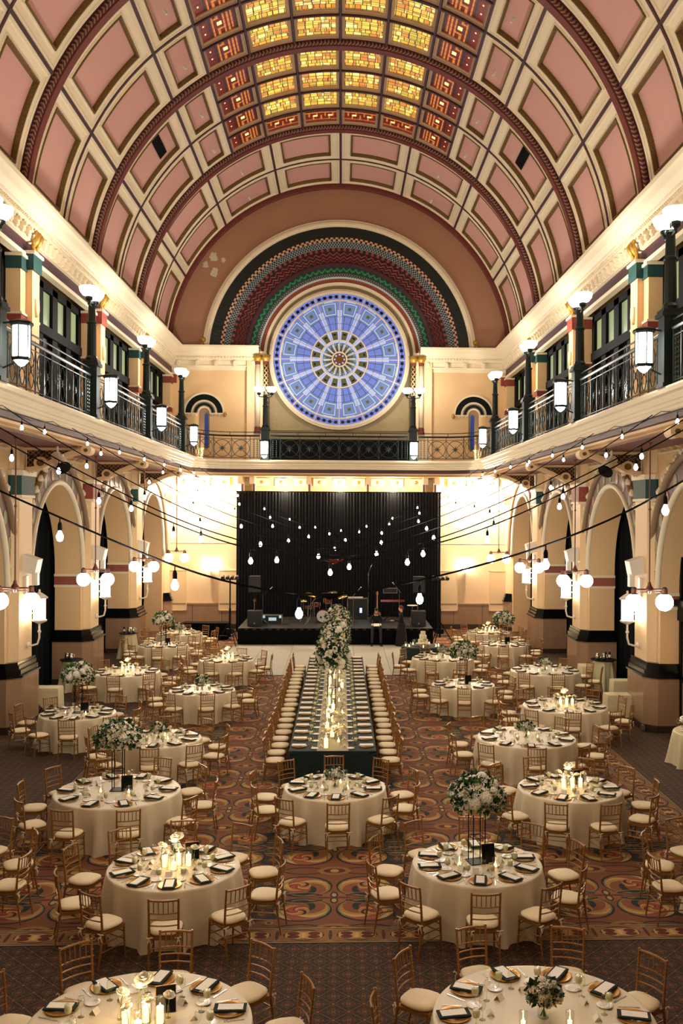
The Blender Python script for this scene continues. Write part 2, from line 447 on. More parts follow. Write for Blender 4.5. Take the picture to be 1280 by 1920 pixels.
# ================================================================== ceiling vault
def vp(th, y, h=0.0):
    """vault point: th from the crown, h below the vault surface"""
    r = RV-h; return (XA+r*math.sin(th), y, ZC+r*math.cos(th))
NV = 64
b = MB(); b.grid([[vp(-PI/2+PI*i/NV, y, -0.14) for y in (YF, YB+1)] for i in range(NV+1)])
ceil = b.obj('ceiling', 'pink', smooth=True); tag(ceil, kind='structure')

def rope_mat():
    g = newmat('rope_moulding')
    a = g.op('ARCTAN2', g.sub(g.x, XA), g.sub(g.z, ZC))
    t = g.op('SINE', g.add(g.mul(a, 420.0), g.mul(g.y, 55.0)))
    c = g.mix(g.op('SMOOTHSTEP', t, None) if False else g.gt(t, 0.2), '#4a1f1a', '#9a6a50')
    return g.out(c, 0.45, bump=t, bstr=0.8)
M['rope'] = rope_mat()
def ribprof(y, halfw, steps):
    """curved band; steps = list of (dy, h) profile"""
    b = MB(); n = 96
    b.grid([[vp(-PI/2+PI*i/n, y+dy, h) for dy, h in steps] for i in range(n+1)])
    return b
for k, y in enumerate(RIBS):
    if k == 0:
        b = ribprof(y, 0, [(-0.30, -0.1), (-0.30, 0.16), (-0.12, 0.20), (-0.10, 0.26), (0.02, 0.26), (0.02, -0.1)])
        r = b.obj('rib', 'maroon', ceil)
        ribprof(y, 0, [(-0.36, -0.1), (-0.36, 0.10), (-0.30, 0.10)]).obj('rope_moulding', 'rope', r)
    else:
        b = ribprof(y, 0, [(-0.26, -0.1), (-0.26, 0.16), (-0.17, 0.19), (-0.16, 0.27), (0.16, 0.27), (0.17, 0.19), (0.26, 0.16), (0.26, -0.1)])
        r = b.obj('rib', 'maroon', ceil)
        for s in (-1, 1):
            ribprof(y, 0, [(s*0.26, 0.10), (s*0.27, 0.185), (s*0.20, 0.235), (s*0.165, 0.20)]).obj('rope_moulding', 'rope', r, smooth=True)
            ribprof(y, 0, [(s*0.27, -0.1), (s*0.34, -0.1), (s*0.34, 0.09), (s*0.27, 0.09)]).obj('edge_moulding', 'purple', r)
D = R_
PUR = {}
def strip_y(th, y0, y1, hw=0.05, h=0.13, name='purlin', m='purple'):
    b = MB(); a = hw/RV
    b.grid([[vp(th-a, y, -0.1), vp(th-a, y, h), vp(th+a, y, h), vp(th+a, y, -0.1)] for y in (y0, y1)])
    return b.obj(name, m, ceil)
def strip_th(y, t0, t1, hw=0.05, h=0.13, name='purlin', m='purple'):
    b = MB(); n = max(4, int((t1-t0)/R_(4)))
    b.grid([[vp(t0+(t1-t0)*i/n, y-hw, -0.1), vp(t0+(t1-t0)*i/n, y-hw, h), vp(t0+(t1-t0)*i/n, y+hw, h), vp(t0+(t1-t0)*i/n, y+hw, -0.1)] for i in range(n+1)])
    return b.obj(name, m, ceil)
def rings(t0, t1, y0, y1, prof, parent, name, m, n=8, smooth=False):
    """nested rectangular rings on the vault; prof = [(inset, h)...]"""
    b = MB(); per = []
    for ins, h in prof:
        a = ins/RV; T0, T1, Y0, Y1 = t0+a, t1-a, y0+ins, y1-ins; row = []
        for i in range(n): row.append(vp(T0+(T1-T0)*i/n, Y0, h))
        for i in range(3): row.append(vp(T1, Y0+(Y1-Y0)*i/3, h))
        for i in range(n): row.append(vp(T1-(T1-T0)*i/n, Y1, h))
        for i in range(3): row.append(vp(T0, Y1-(Y1-Y0)*i/3, h))
        row.append(row[0]); per.append(row)
    b.grid(per); return b.obj(name, m, parent, smooth=smooth)
def fieldpatch(t0, t1, y0, y1, ins, h, parent, name, m, n=8):
    a = ins/RV; b = MB()
    b.grid([[vp(t0+a+(t1-t0-2*a)*i/n, y, h) for y in (y0+ins, y1-ins)] for i in range(n+1)])
    return b.obj(name, m, parent, smooth=True)
def coffer(t0, t1, y0, y1, small=False):
    q = 0.75 if small else 1.0
    a0, a1 = t0+0.05/RV, t1-0.05/RV; Y0, Y1 = y0+0.05, y1-0.05
    p = fieldpatch(a0, a1, Y0, Y1, 0.475*q, -0.02, ceil, 'coffer_panel', 'pink')
    rings(a0, a1, Y0, Y1, [(0, -0.1), (0, 0.10), (0.10*q, 0.10), (0.12*q, 0.07), (0.33*q, 0.05), (0.35*q, 0.09), (0.39*q, 0.09)], p, 'coffer_frame', 'cream')
    rings(a0, a1, Y0, Y1, [(0.395*q, 0.09), (0.41*q, 0.125), (0.45*q, 0.12), (0.475*q, 0.04), (0.48*q, -0.03)], p, 'egg_moulding', 'gold')
    return p
# stained glass
def glass_yellow():
    g = newmat('yellow_stained_glass')
    a = g.mul(g.op('ARCTAN2', g.sub(g.x, XA), g.sub(g.z, ZC)), RV)
    cv = g.nt.nodes.new('ShaderNodeCombineXYZ'); g.nt.links.new(a, cv.inputs[0]); g.nt.links.new(g.y, cv.inputs[1])
    def brick(sc, w, h, off, seedoff):
        mp = g.nt.nodes.new('ShaderNodeMapping'); g.nt.links.new(cv.outputs[0], mp.inputs[0]); mp.inputs['Location'].default_value = seedoff
        br = g.nt.nodes.new('ShaderNodeTexBrick'); g.nt.links.new(mp.outputs[0], br.inputs['Vector'])
        br.inputs['Scale'].default_value = sc; br.inputs['Brick Width'].default_value = w; br.inputs['Row Height'].default_value = h
        br.inputs['Mortar Size'].default_value = 0.012; br.inputs['Mortar Smooth'].default_value = 0.0; br.offset = off; br.squash = 0.7; br.squash_frequency = 3
        br.inputs['Color1'].default_value = (0, 0, 0, 1); br.inputs['Color2'].default_value = (1, 1, 1, 1); br.inputs['Mortar'].default_value = (0, 0, 0, 1)
        return br
    b1 = brick(1.0, 0.27, 0.25, 0.0, (0.1, 0.05, 0)); b2 = brick(1.0, 0.62, 0.43, 0.37, (0.3, 0.4, 0))
    w1 = g.nt.nodes.new('ShaderNodeTexWhiteNoise'); w1.noise_dimensions = '3D'
    cc = g.nt.nodes.new('ShaderNodeCombineXYZ'); g.nt.links.new(b1.outputs['Color'], cc.inputs[0]); g.nt.links.new(b2.outputs['Color'], cc.inputs[1]); g.nt.links.new(cc.outputs[0], w1.inputs['Vector'])
    v = w1.outputs['Value']
    c = g.mix(g.gt(v, 0.22), '#c9803c', '#dba844'); c = g.mix(g.gt(v, 0.45), c, '#e0c850'); c = g.mix(g.gt(v, 0.72), c, '#b8a440'); c = g.mix(g.gt(v, 0.84), c, '#f0e090')
    m = g.mx(b1.outputs['Fac'], g.mul(b2.outputs['Fac'], 0.8)); c = g.mix(m, c, '#171006')
    return g.out(c, 0.4, emit=c, estr=0.72)
def glass_solid(n, c, e): return mat(n, c, 0.3, emit=c, estr=e, noise=0.0)
M['glass_yellow'] = glass_yellow()
M['glass_red'] = mat('red_stained_glass', '#6e1c12', 0.3, emit='#7d2414', estr=0.3, noise=0.4, nscale=3)
M['glass_orange'] = glass_solid('amber_stained_glass', '#c87a32', 0.5)
M['glass_pale'] = glass_solid('pale_stained_glass', '#f6dc90', 0.9)
M['glass_brown'] = mat('brown_stained_glass', '#2a1408', 0.3, emit='#3d1c0c', estr=0.4)
M['lead'] = mat('lead_came', '#120c08', 0.5)
M['frame_tan'] = mat('tan_lay_frame', '#b49474', 0.5)
def glass_panel(t0, t1, y0, y1, kind, mirror=1):
    a0, a1, Y0, Y1 = t0+0.05/RV, t1-0.05/RV, y0+0.05, y1-0.05
    if kind == 'yellow':
        p = fieldpatch(a0, a1, Y0, Y1, 0.10, 0.0, ceil, 'stained_glass_panel', 'glass_yellow', 6)
    else:
        b = MB(); H = (a1-a0)*RV-0.2; W_ = Y1-Y0-0.2
        def cell(u0, u1, v0, v1, mi, h=0.0):
            b.cur = mi; n = 2
            if mirror < 0: u0, u1 = 1-u1, 1-u0
            b.grid([[vp(a0+(0.1+H*(u0+(u1-u0)*i/n))/RV, Y0+0.1+W_*v, h) for v in (v0, v1)] for i in range(n+1)])
        cell(0, 1, 0, 1, 0)
        if kind == 'fret':     # side column: key fret
            for q in (0.34, 0.64): cell(q, q+0.045, 0.0, 1, 1, 0.012)
            cell(0.46, 0.53, 0.0, 0.25, 1, 0.012); cell(0.46, 0.53, 0.75, 1, 1, 0.012); cell(0.385, 0.53, 0.22, 0.3, 1, 0.012); cell(0.46, 0.64, 0.7, 0.78, 1, 0.012)
            cell(0.74, 0.80, 0.0, 1, 1, 0.012); cell(0.84, 0.88, 0.1, 0.9, 1, 0.012)
            cell(0.47, 0.60, 0.42, 0.58, 2, 0.014); cell(0.1, 0.14, 0.3, 0.36, 2, 0.014); cell(0.1, 0.14, 0.66, 0.72, 2, 0.014)
            cell(0.0, 0.22, 0, 1, 3, 0.006); cell(0.24, 0.31, 0, 1, 4, 0.008); cell(0.92, 1, 0, 1, 4, 0.008)
        else:                  # end row: meander along the arc
            cell(0, 1, 0.78, 0.84, 1, 0.012); cell(0, 1, 0.30, 0.36, 1, 0.012)
            for q in (0.1, 0.35, 0.6, 0.85): cell(q, q+0.05, 0.36, 0.62, 1, 0.012)
            for q in (0.22, 0.47, 0.72): cell(q, q+0.05, 0.52, 0.80, 1, 0.012)
            for q in (0.15, 0.62): cell(q, q+0.13, 0.5, 0.62, 2, 0.014)
            cell(0, 1, 0, 0.24, 4, 0.008)
        for q in [0.2*i for i in range(1, 5)]:
            cell(q-0.004, q+0.004, 0, 1, 5, 0.018); cell(0, 1, q-0.006, q+0.006, 5, 0.018)
        p = b.obj('stained_glass_panel', ['glass_red', 'glass_orange', 'glass_pale', 'glass_red', 'glass_brown', 'lead'], ceil)
    rings(a0, a1, Y0, Y1, [(0, -0.05), (0, 0.11), (0.035, 0.11), (0.045, 0.07), (0.11, 0.04), (0.11, -0.02)], p, 'glass_frame', 'frame_tan', 6)
    return p
ang_out = [32, 42.3, 63.3, 84.5]
gcol = [-32, -21.4, -10.7, 0, 10.7, 21.4, 32]
for k in range(4):
    y1, y0 = RIBS[k]-0.32, RIBS[k+1]+0.32; ym = (y0+y1)/2
    cols = []
    if k == 0:
        edges = [-84.5, -63.3, -41.5, -20.7, 0, 20.7, 41.5, 63.3, 84.5]
        for a, c in zip(edges[:-1], edges[1:]): cols.append((a, c, False))
        for e in edges[1:-1]: strip_y(D(e), y0, y1)
    else:
        for s in (-1, 1):
            e = [s*q for q in ang_out]
            for a, c in zip(e[:-1], e[1:]): cols.append((min(a, c), max(a, c), abs(a-c) < 15))
            for q in ang_out[:-1]: strip_y(D(s*q), y0, y1)
    for (a, c, sm) in cols:
        coffer(D(a), D(c), ym, y1, sm); coffer(D(a), D(c), y0, ym, sm)
    strip_th(ym, D(-88), D(-32 if k else 0)); strip_th(ym, D(32 if k else 0), D(88))
    if k:
        q = (y1-y0)/4
        for e in gcol[1:-1]: strip_y(D(e), y0, y1, 0.035, 0.17)
        for j in (1, 2, 3): strip_th(y0+q*j, D(-32), D(32), 0.05 if j == 2 else 0.035, 0.17)
        for j in range(4):
            for i in range(6):
                if i in (0, 5): kd = 'fret'
                elif k == 1 and j == 3: kd = 'meander'
                else: kd = 'yellow'
                glass_panel(D(gcol[i]), D(gcol[i+1]), y0+q*j, y0+q*(j+1), kd, 1 if i == 0 else -1)
# coffers lower strips toward the springing
# tiny ceiling spotlights and two dark vents
cs = MB().lathe([(0.05, 0), (0.05, 0.10), (0.035, 0.16)], n=8).mesh('spotlight', 'white_paint')
for k in range(4):
    for s in (-1, 1):
        for yy in (RIBS[k]-1.9, RIBS[k]-5.3):
            th = D(s*(37.1 if k else 31.1)); p = vp(th, yy, 0.14)
            link('spotlight', cs, ceil, p, rot=(0, th+PI, 0))
for s, th in ((-1, 50.0), (1, 51.5)):
    yv = RIBS[2]+1.75
    b = MB(); b.grid([[vp(D(s*th)+q, yv+dy, 0.03) for dy in (-0.95, 0.95)] for q in (-0.022, 0, 0.022)])
    b.obj('air_vent', 'black_matte', ceil)

# ================================================================== cornice (trim), frieze, dentils
def hall_rect_path():
    return None
CORN = [(8.42, 12.42), (8.20, 12.42), (8.18, 12.52), (8.24, 12.56)]
PURP = [(8.24, 12.56), (8.24, 12.86)]
FRZ = [(8.24, 12.86), (8.14, 12.88), (8.13, 12.94), (8.20, 12.96), (8.20, 13.16), (8.05, 13.20), (8.04, 13.27), (8.02, 13.27), (8.02, 13.36),
       (7.96, 13.40), (7.94, 13.46), (7.88, 13.52), (7.80, 13.60), (7.72, 13.72), (7.64, 13.76), (7.62, 13.86), (8.40, 13.87), (8.9, 13.87)]
def corn_side(s, prof, name, m, parent):
    return MB().extr([(XA+s*w_, z) for w_, z in prof], 'y', YF, YB-(8.6-7.7) if False else YB).obj(name, m, parent)
md = MB().cbox((0, 0, 0.0), (0.16, 0.16, 0.22)).cbox((0.05, 0, 0.05), (0.18, 0.10, 0.10)).cbox((0, 0, -0.13), (0.10, 0.12, 0.06)).mesh('modillion', 'cream')
con = MB()
for q in (-0.13, 0.13):
    con.path([(0.0, q, -0.42), (0.05, q, -0.30), (0.03, q, -0.12), (0.10, q, 0.02), (0.17, q, 0.18), (0.10, q, 0.30)], [0.04, 0.09, 0.06, 0.09, 0.08, 0.05], 7)
con = con.mesh('console', 'gilt', True)
beadm = MB().sphere((0, 0, 0), 0.035, 6, 4).mesh('bead', 'cream')
for n_, s in ((1, -1), (2, 1)):
    tr = struct('trim_%d' % n_)
    corn_side(s, CORN, 'architrave', 'cream', tr); corn_side(s, PURP, 'frieze_band', 'purple', tr); corn_side(s, FRZ, 'cornice', 'cream', tr)
    y = YB-0.5
    while y > 16:
        if min(abs(y-r) for r in RIBS) > 0.3:
            link('modillion', md, tr, (XA+s*8.12, y, 13.06), rz=0 if s < 0 else PI)
        y -= 0.45
    b = MB()
    y = YB-0.7
    while y > 16: b.sphere((XA+s*7.99, y, 13.32), 0.04, 6, 4); y -= 0.13
    o = b.obj('bead_row', 'cream', tr); o['kind'] = 'stuff'
    for r in RIBS[1:5]:
        link('console', con, tr, (XA+s*8.12, r, 12.86), rz=0 if s < 0 else PI)
# back wall cornices either side of the rose
for n_, (x0, x1) in ((3, (-8.3, -3.95)), (4, (3.95, 8.3))):
    tr = struct('trim_%d' % n_)
    prof = [(YB-(8.30-w_), z) for w_, z in [(8.42, 12.86)]+FRZ[1:]]
    MB().extr(prof, 'x', XA+x0, XA+x1).obj('cornice', 'cream', tr)
    b = MB()
    xx = x0+0.4
    while xx < x1-0.2:
        link('modillion', md, tr, (XA+xx, YB-0.18, 13.06), rz=PI/2*1 if False else -PI/2); xx += 0.92
    MB().box(XA+x0, XA+x1, YB-0.06, YB, 12.72, 12.88).obj('architrave', 'cream', tr)
    xx = x0+0.3
    while xx < x1: b.sphere((XA+xx, YB-0.31, 13.32), 0.04, 6, 4); xx += 0.15
    o = b.obj('bead_row', 'cream', tr); o['kind'] = 'stuff'
# ================================================================== side walls
HW = 2.65           # half width of an arch opening
ZS, RISE = 3.6, 2.95
def archpt(t, grow=0.0):
    """t 0..1 over the arch from one springing to the other; returns (u, z)"""
    a = PI*(1-t); return ((HW+grow)*math.cos(a), ZS+(RISE+grow)*math.sin(a)**0.92)
NA = 24
medm = MB().lathe([(0.0, -0.02), (0.10, -0.03), (0.13, -0.015), (0.16, -0.03), (0.17, 0.0)], n=12, axis='x', ex=0.72, ey=1.0)
M['med_pink'] = mat('rose_medallion', '#b07a5c', 0.5); M['med_olive'] = mat('olive_medallion', '#8f8a62', 0.5, bump=0.6, bscale=12)
med_a = medm.mesh('medallion', 'med_olive', True); med_b = medm.mesh('medallion', 'med_pink', True)
M['archivolt'] = mat('brown_purple_archivolt', '#6e5148', 0.55, noise=0.25, nscale=2)
crk = MB().sphere((0, 0, 0), 0.10, 7, 5, (0.9, 0.8, 1.0)).sphere((0, 0.09, 0.03), 0.055, 6, 4).sphere((0, -0.09, 0.03), 0.055, 6, 4).mesh('crocket', 'cream', True)
M['band_red'] = mat('red_patterned_band', '#96503c', 0.5, noise=0.4, nscale=14, bump=0.8, bscale=10)
M['lattice_dark'] = mat('dark_backing', '#3a1a18', 0.7)
M['gold_line'] = mat('lattice_wood', '#a8824e', 0.5)

def pier_plan(s, w_face, w_back, hw, ch):
    P = [(w_back, -hw), (w_face+ch, -hw), (w_face, -hw+ch), (w_face, hw-ch), (w_face+ch, hw), (w_back, hw)]
    return [(XA+s*p[0], p[1]) for p in P]
def pp(b, s, yc, wf, wb, hw, ch, z0, z1):
    return b.prism([(x, yc+y) for x, y in pier_plan(s, wf, wb, hw, ch)], 'z', z0, z1)

def sconce(name, loc, s, label):
    """loc = wall point; arm reaches into the hall"""
    t = empty(name, loc); tag(t, label, 'wall lamp', 'lantern sconces on the arcade piers')
    d = -s
    lx = d*0.30
    b = MB(); b.path([(0, 0, -0.98), (d*0.10, 0, -1.0), (lx*0.85, 0, -0.95), (lx, 0, -0.78), (lx, 0, -0.40)], 0.028, 8)
    b.sphere((lx, 0, -0.62), 0.05, 8, 6); b.cbox((0, 0, -0.98), (0.05, 0.14, 0.14))
    b.obj('gooseneck_arm', 'white_paint', t, smooth=True)
    b = MB(); b.lathe([(0.03, -0.42), (0.20, -0.34), (0.21, -0.30), (0.15, -0.29)], (lx, 0, 0), 6)
    b.lathe([(0.22, 0.27), (0.23, 0.31), (0.10, 0.40), (0.03, 0.44), (0.03, 0.50), (0.0, 0.52)], (lx, 0, 0), 6)
    for k in range(6):
        a = 2*PI*k/6; b.tube((lx+0.165*math.cos(a), 0.165*math.sin(a), -0.31), (lx+0.165*math.cos(a), 0.165*math.sin(a), 0.29), 0.012, n=4)
    b.obj('lantern_frame', 'white_paint', t)
    MB().lathe([(0.145, -0.29), (0.150, 0.0), (0.145, 0.27)], (lx, 0, 0), 6).obj('lantern_glass', 'globe_glow', t)
    for z in (-0.12, 0.12): MB().path([(0, 0, z), (lx*0.45, 0.04, z), (lx*0.45, -0.04, z), (0, 0, z)], 0.01, 4).obj('bracket', 'white_paint', t)
    return t
def speaker(loc, s, yaw, label):
    t = empty('wall_speaker', loc, yaw); tag(t, label, 'speaker', 'white speakers on the arcade piers')
    MB().prism([(-0.20, -0.20), (0.20, -0.30), (0.28, 0.10), (-0.12, 0.24)], 'y', -0.22, 0.22).obj('cabinet', 'white_paint', t)
    MB().prism([(-0.205, -0.19), (-0.195, -0.19), (-0.115, 0.22), (-0.125, 0.22)], 'y', -0.20, 0.20).obj('grille', 'cream', t)
    MB().cbox((0.16, 0, -0.42), (0.14, 0.20, 0.34)).obj('mount', 'white_paint', t)
    return t

SN = {1: ('first', 'nearest'), 2: ('second', ''), 3: ('third', '')}
for s in (-1, 1):
    sd = SIDE[s]
    wall = struct('wall_%s' % sd)
    fx = XA+s*8.5
    for k in range(0, 8):                       # bays between RIBS[k] and RIBS[k+1]
        if k == 7: break
        yc = (RIBS[k]+RIBS[k+1])/2
        vis = k <= 4
        # spandrel face above the arch and its jamb
        b = MB()
        pts = [archpt(i/NA) for i in range(NA+1)]
        b.grid([[(fx, yc+u, z) for u, z in pts], [(fx, yc+u*(3.6/HW) if abs(u) >= HW-1e-6 else yc+u*(3.6/HW), 7.5) for u, z in pts]])
        for q in (-1, 1): b.add([(fx, yc+q*HW, 0), (fx, yc+q*3.6, 0), (fx, yc+q*3.6, 7.5), (fx, yc+q*HW, ZS)], [(0, 1, 2, 3)])
        wp = b.obj('spandrel', 'beige', wall)
        bx = XA+s*9.35
        b = MB(); row = [(yc-HW, 0.0)]+[(yc+u, z) for u, z in pts]+[(yc+HW, 0.0)]
        b.grid([[(fx, y_, z_) for y_, z_ in row], [(bx, y_, z_) for y_, z_ in row]])
        b.obj('arch_soffit', 'beige', wall, smooth=True)
        if not vis:
            continue
        # archivolt with medallions, inner roll and crocketed outer moulding
        vb = MB()
        NA2 = 28
        vb.grid([[(fx-s*0.05, yc+p[0], p[1]) for p in [archpt(i/NA2, 0.12) for i in range(NA2+1)]], [(fx-s*0.05, yc+p[0], p[1]) for p in [archpt(i/NA2, 0.62) for i in range(NA2+1)]]])
        av = vb.obj('archivolt', 'archivolt', wall)
        MB().path([(fx-s*0.05, yc+p[0], p[1]) for p in [archpt(i/NA2, 0.06) for i in range(NA2+1)]], 0.085, 8).obj('inner_roll', 'cream', av, smooth=True)
        MB().path([(fx-s*0.08, yc+p[0], p[1]) for p in [archpt(i/NA2, 0.68) for i in range(NA2+1)]], 0.10, 8).obj('outer_roll', 'gilt' if False else 'taupe', av, smooth=True)
        for i in range(13):
            u, z = archpt((i+0.5)/13, 0.36)
            link('medallion', med_b if i % 4 == 1 else med_a, av, (fx-s*0.055, yc+u, z), scale=(s*0.4, 1.1, 1.15))
        for i in range(22):
            u, z = archpt((i+0.5)/22, 0.78)
            link('crocket', crk, av, (fx-s*0.12, yc+u, z), rot=(math.atan2(u, z-ZS)*-1, 0, 0))
        # small corbel frieze over the arch
        b = MB(); b.wbox(s, 8.5, 8.4, yc-2.6, yc+2.6, 7.28, 7.34).obj('string_course', 'cream', wall)
        for i in range(11):
            if abs(i-5) < 2: continue
            y_ = yc-2.5+0.5*i
            MB().prism([(XA+s*8.5, 7.34), (XA+s*8.5, 7.5), (XA+s*8.26, 7.5), (XA+s*8.30, 7.42), (XA+s*8.42, 7.38)], 'y', y_-0.05, y_+0.05).obj('corbel', 'beige_light', wall)
    # piers
    for k in range(0, 6):
        yc = RIBS[k]
        if k == 0: yc = YB+0.3
        b = MB(); pp(b, s, yc, 8.28, 8.6, 0.72, 0.2, 1.63, 7.45)
        pier = b.obj('pier', 'beige_light', wall)
        # jamb faces of the thick pier
        MB().wbox(s, 8.53, 9.34, yc-0.945, yc+0.945, 0, 7.45).obj('jamb', 'beige', pier)
        b = MB(); pp(b, s, yc, 8.14, 9.42, 1.0, 0.30, 0.18, 1.42); b.obj('wainscot', 'stone', pier)
        b = MB(); pp(b, s, yc, 8.10, 9.42, 1.04, 0.30, 0.0, 0.18); b.obj('base', 'stone_dark', pier)
        b = MB(); pp(b, s, yc, 8.10, 9.44, 1.04, 0.31, 1.42, 1.47); pp(b, s, yc, 8.16, 9.42, 0.99, 0.28, 1.47, 1.60); pp(b, s, yc, 8.21, 9.40, 0.97, 0.26, 1.60, 1.72); pp(b, s, yc, 8.24, 9.38, 0.955, 0.24, 1.72, 1.80)
        b.obj('black_moulding', 'black_stone', pier)
        for z0, z1, m_ in ((3.30, 3.58, 'band_red'), (3.22, 3.30, 'cream'), (3.58, 3.66, 'cream')):
            e = 0.0 if m_ == 'band_red' else 0.02
            b = MB()
            for q in (-1, 1): b.wbox(s, 8.52, 9.37, yc+q*0.93 if q > 0 else yc-0.965-e, yc+0.965+e if q > 0 else yc-0.93, z0, z1)
            b.obj('impost_band', m_, pier)
        b = MB(); pp(b, s, yc, 8.22, 8.6, 0.76, 0.22, 6.15, 6.66)
        b.obj('capital', ('green_cap' if k % 2 == 1 else 'red_cap') if k != 0 else 'red_cap', pier)
        kp = {1: 1, 2: 0, 3: 1}.get(k)
        b = MB(); pp(b, s, yc, 8.18, 8.6, 0.79, 0.22, 6.66, 6.80); pp(b, s, yc, 8.21, 8.6, 0.77, 0.22, 6.08, 6.15)
        b.obj('abacus', 'cream', pier)
        if k == 0 or k > 4: continue
        # balcony bracket across the hall at each pier
        br = empty('bracket', (XA+s*8.32, yc, 7.45), 0 if s < 0 else PI, wall); br.scale = (1.12, 1, 1)
        # local +x points into the hall, z down from the soffit
        for yy in (-0.14, 0.14):
            o = MB()
            o.cur = 0
            N = 14; row1 = []; row2 = []
            for i in range(N+1):
                t = i/N; x_ = 0.05+t*1.36
                zc_ = -0.62+0.50*(3*t*t-2*t*t*t)
                row1.append((x_, yy-0.03, zc_-0.07)); row2.append((x_, yy-0.03, zc_+0.06))
            o.grid([row1, row2]); o.grid([[(p[0], p[1]+0.06, p[2]) for p in row1], [(p[0], p[1]+0.06, p[2]) for p in row2]])
            o.grid([row1, [(p[0], p[1]+0.06, p[2]) for p in row1]]); o.grid([row2, [(p[0], p[1]+0.06, p[2]) for p in row2]])
            o.obj('scroll_arm', 'beige_light', br)
        MB().box(-0.05, 1.45, -0.09, 0.09, -0.10, -0.0).box(-0.05, 0.04, -0.09, 0.09, -0.72, -0.1).obj('top_beam', 'beige_light', br)
        b = MB()
        # lattice web
        def inside(x_, z_):
            t = (x_-0.05)/1.36; return 0 <= t <= 1 and z_ > -0.62+0.50*(3*t*t-2*t*t*t)+0.02 and z_ < -0.1
        for c_ in [i*0.13 for i in range(-8, 16)]:
            for sg in (1, -1):
                run = []
                for j in range(61):
                    z_ = -0.6+0.5*j/60; x_ = c_+sg*(z_+0.1)
                    if inside(x_, z_): run.append((x_, 0, z_))
                if len(run) > 2: b.tube(run[0], run[-1], 0.011, n=4)
        lo = b.obj('lattice', 'gold_line', br); lo['kind'] = 'stuff'
        b = MB(); rowa = []; rowb = []
        for i in range(13):
            t = i/12; x_ = 0.05+t*1.36; rowa.append((x_, 0.0, -0.62+0.50*(3*t*t-2*t*t*t))); rowb.append((x_, 0.0, -0.1))
        b.grid([rowa, rowb]); b.obj('lattice_backing', 'lattice_dark', br)
        for (cx_, cz_, r_, m_) in ((0.42, -0.44, 0.16, 'beige_light'), (0.42, -0.44, 0.09, 'gold'), (1.48, -0.10, 0.13, 'beige_light'), (1.48, -0.10, 0.05, 'gold')):
            MB().lathe([(r_, -0.2 if m_ != 'gold' else -0.215), (r_, 0.2 if m_ != 'gold' else 0.215)], (cx_, 0, cz_), 16, axis='y').obj('roundel', m_, br, smooth=False)
        b = MB()
        for j in range(3): b.path([(0.06+j*0.1, -0.05, -0.62+j*0.03), (0.04+j*0.1, -0.05, -0.70+j*0.03), (-0.02+j*0.1, -0.05, -0.76+j*0.03)], 0.03, 5)
        b.obj('drop_moulding', 'cream', br)
    for i, k in enumerate((3, 2, 1)):
        nm = ('nearest', 'middle', 'farthest')[i]
        sconce('lantern_sconce', (XA+s*8.26, RIBS[k]+0.15, 3.12), s, '%s white hexagonal lantern on a gooseneck arm, %s arcade' % (nm, sd))
        speaker((XA+s*8.16, RIBS[k]-0.05, 4.35), s, PI if s > 0 else 0, '%s white box speaker mounted on a pier of the %s arcade' % (nm, sd))
        MB().wbox(s, 8.22, 8.30, RIBS[k]-0.12, RIBS[k]+0.08, 3.4, 4.0).obj('conduit_cover', 'white_paint', wall)
    # outer wall behind arches (dim aisle) and black drapes
    MB().wbox(s, 11.5, 11.7, YF, YB+0.5, 0, 7.5).obj('aisle_wall', 'brown_wall', wall)
    for k in range(0, 5):
        yc = (RIBS[k]+RIBS[k+1])/2
        if s > 0 and k == 3: continue
        b = MB(); rows = []
        N = 70
        for z in (0.02, 6.9):
            rows.append([(XA+s*(9.50+0.07*math.sin(i*0.9)+0.03*math.sin(i*2.3)), yc-3.0+6.0*i/N, z) for i in range(N+1)])
        cu = b.grid(rows).obj('black_drape', 'curtain', None, smooth=True)
        tag(cu, 'tall black drape closing the %s arch of the %s arcade, counted from the stage' % (ORD[k], sd), 'drape', 'black drapes in the side arches')

# dark timber doors in the nearest right arch
wr = bpy.data.objects['wall_right']
yc = (RIBS[3]+RIBS[4])/2
dr = tag(struct('door_1'), kind='structure')
b = MB()
for yy in [yc-2.6+5.2*i/4 for i in range(5)]: b.wbox(1, 9.0, 9.15, yy-0.09, yy+0.09, 0, 6.5)
b.wbox(1, 8.95, 9.18, yc-2.65, yc+2.65, 2.95, 3.35).wbox(1, 9.0, 9.15, yc-2.65, yc+2.65, 1.35, 1.5).wbox(1, 8.85, 9.18, yc-2.65, yc+2.65, 3.35, 3.5)
b.wbox(1, 9.16, 9.2, yc-2.65, yc+2.65, 3.5, 6.6)
b.obj('door_frame', 'black', dr)
for i in range(4):
    y0 = yc-2.6+1.3*i+0.09
    MB().wbox(1, 9.06, 9.09, y0, y0+1.12, 1.5, 2.95).obj('pane', 'beige_light', dr)
    MB().wbox(1, 9.04, 9.10, y0, y0+1.12, 0.0, 1.35).obj('door_panel', 'stone', dr)
    MB().wbox(1, 9.045, 9.06, y0, y0+1.12, 2.2, 2.215).wbox(1, 9.045, 9.06, y0, y0+1.12, 2.65, 2.665).obj('glazing_bar', 'black', dr)

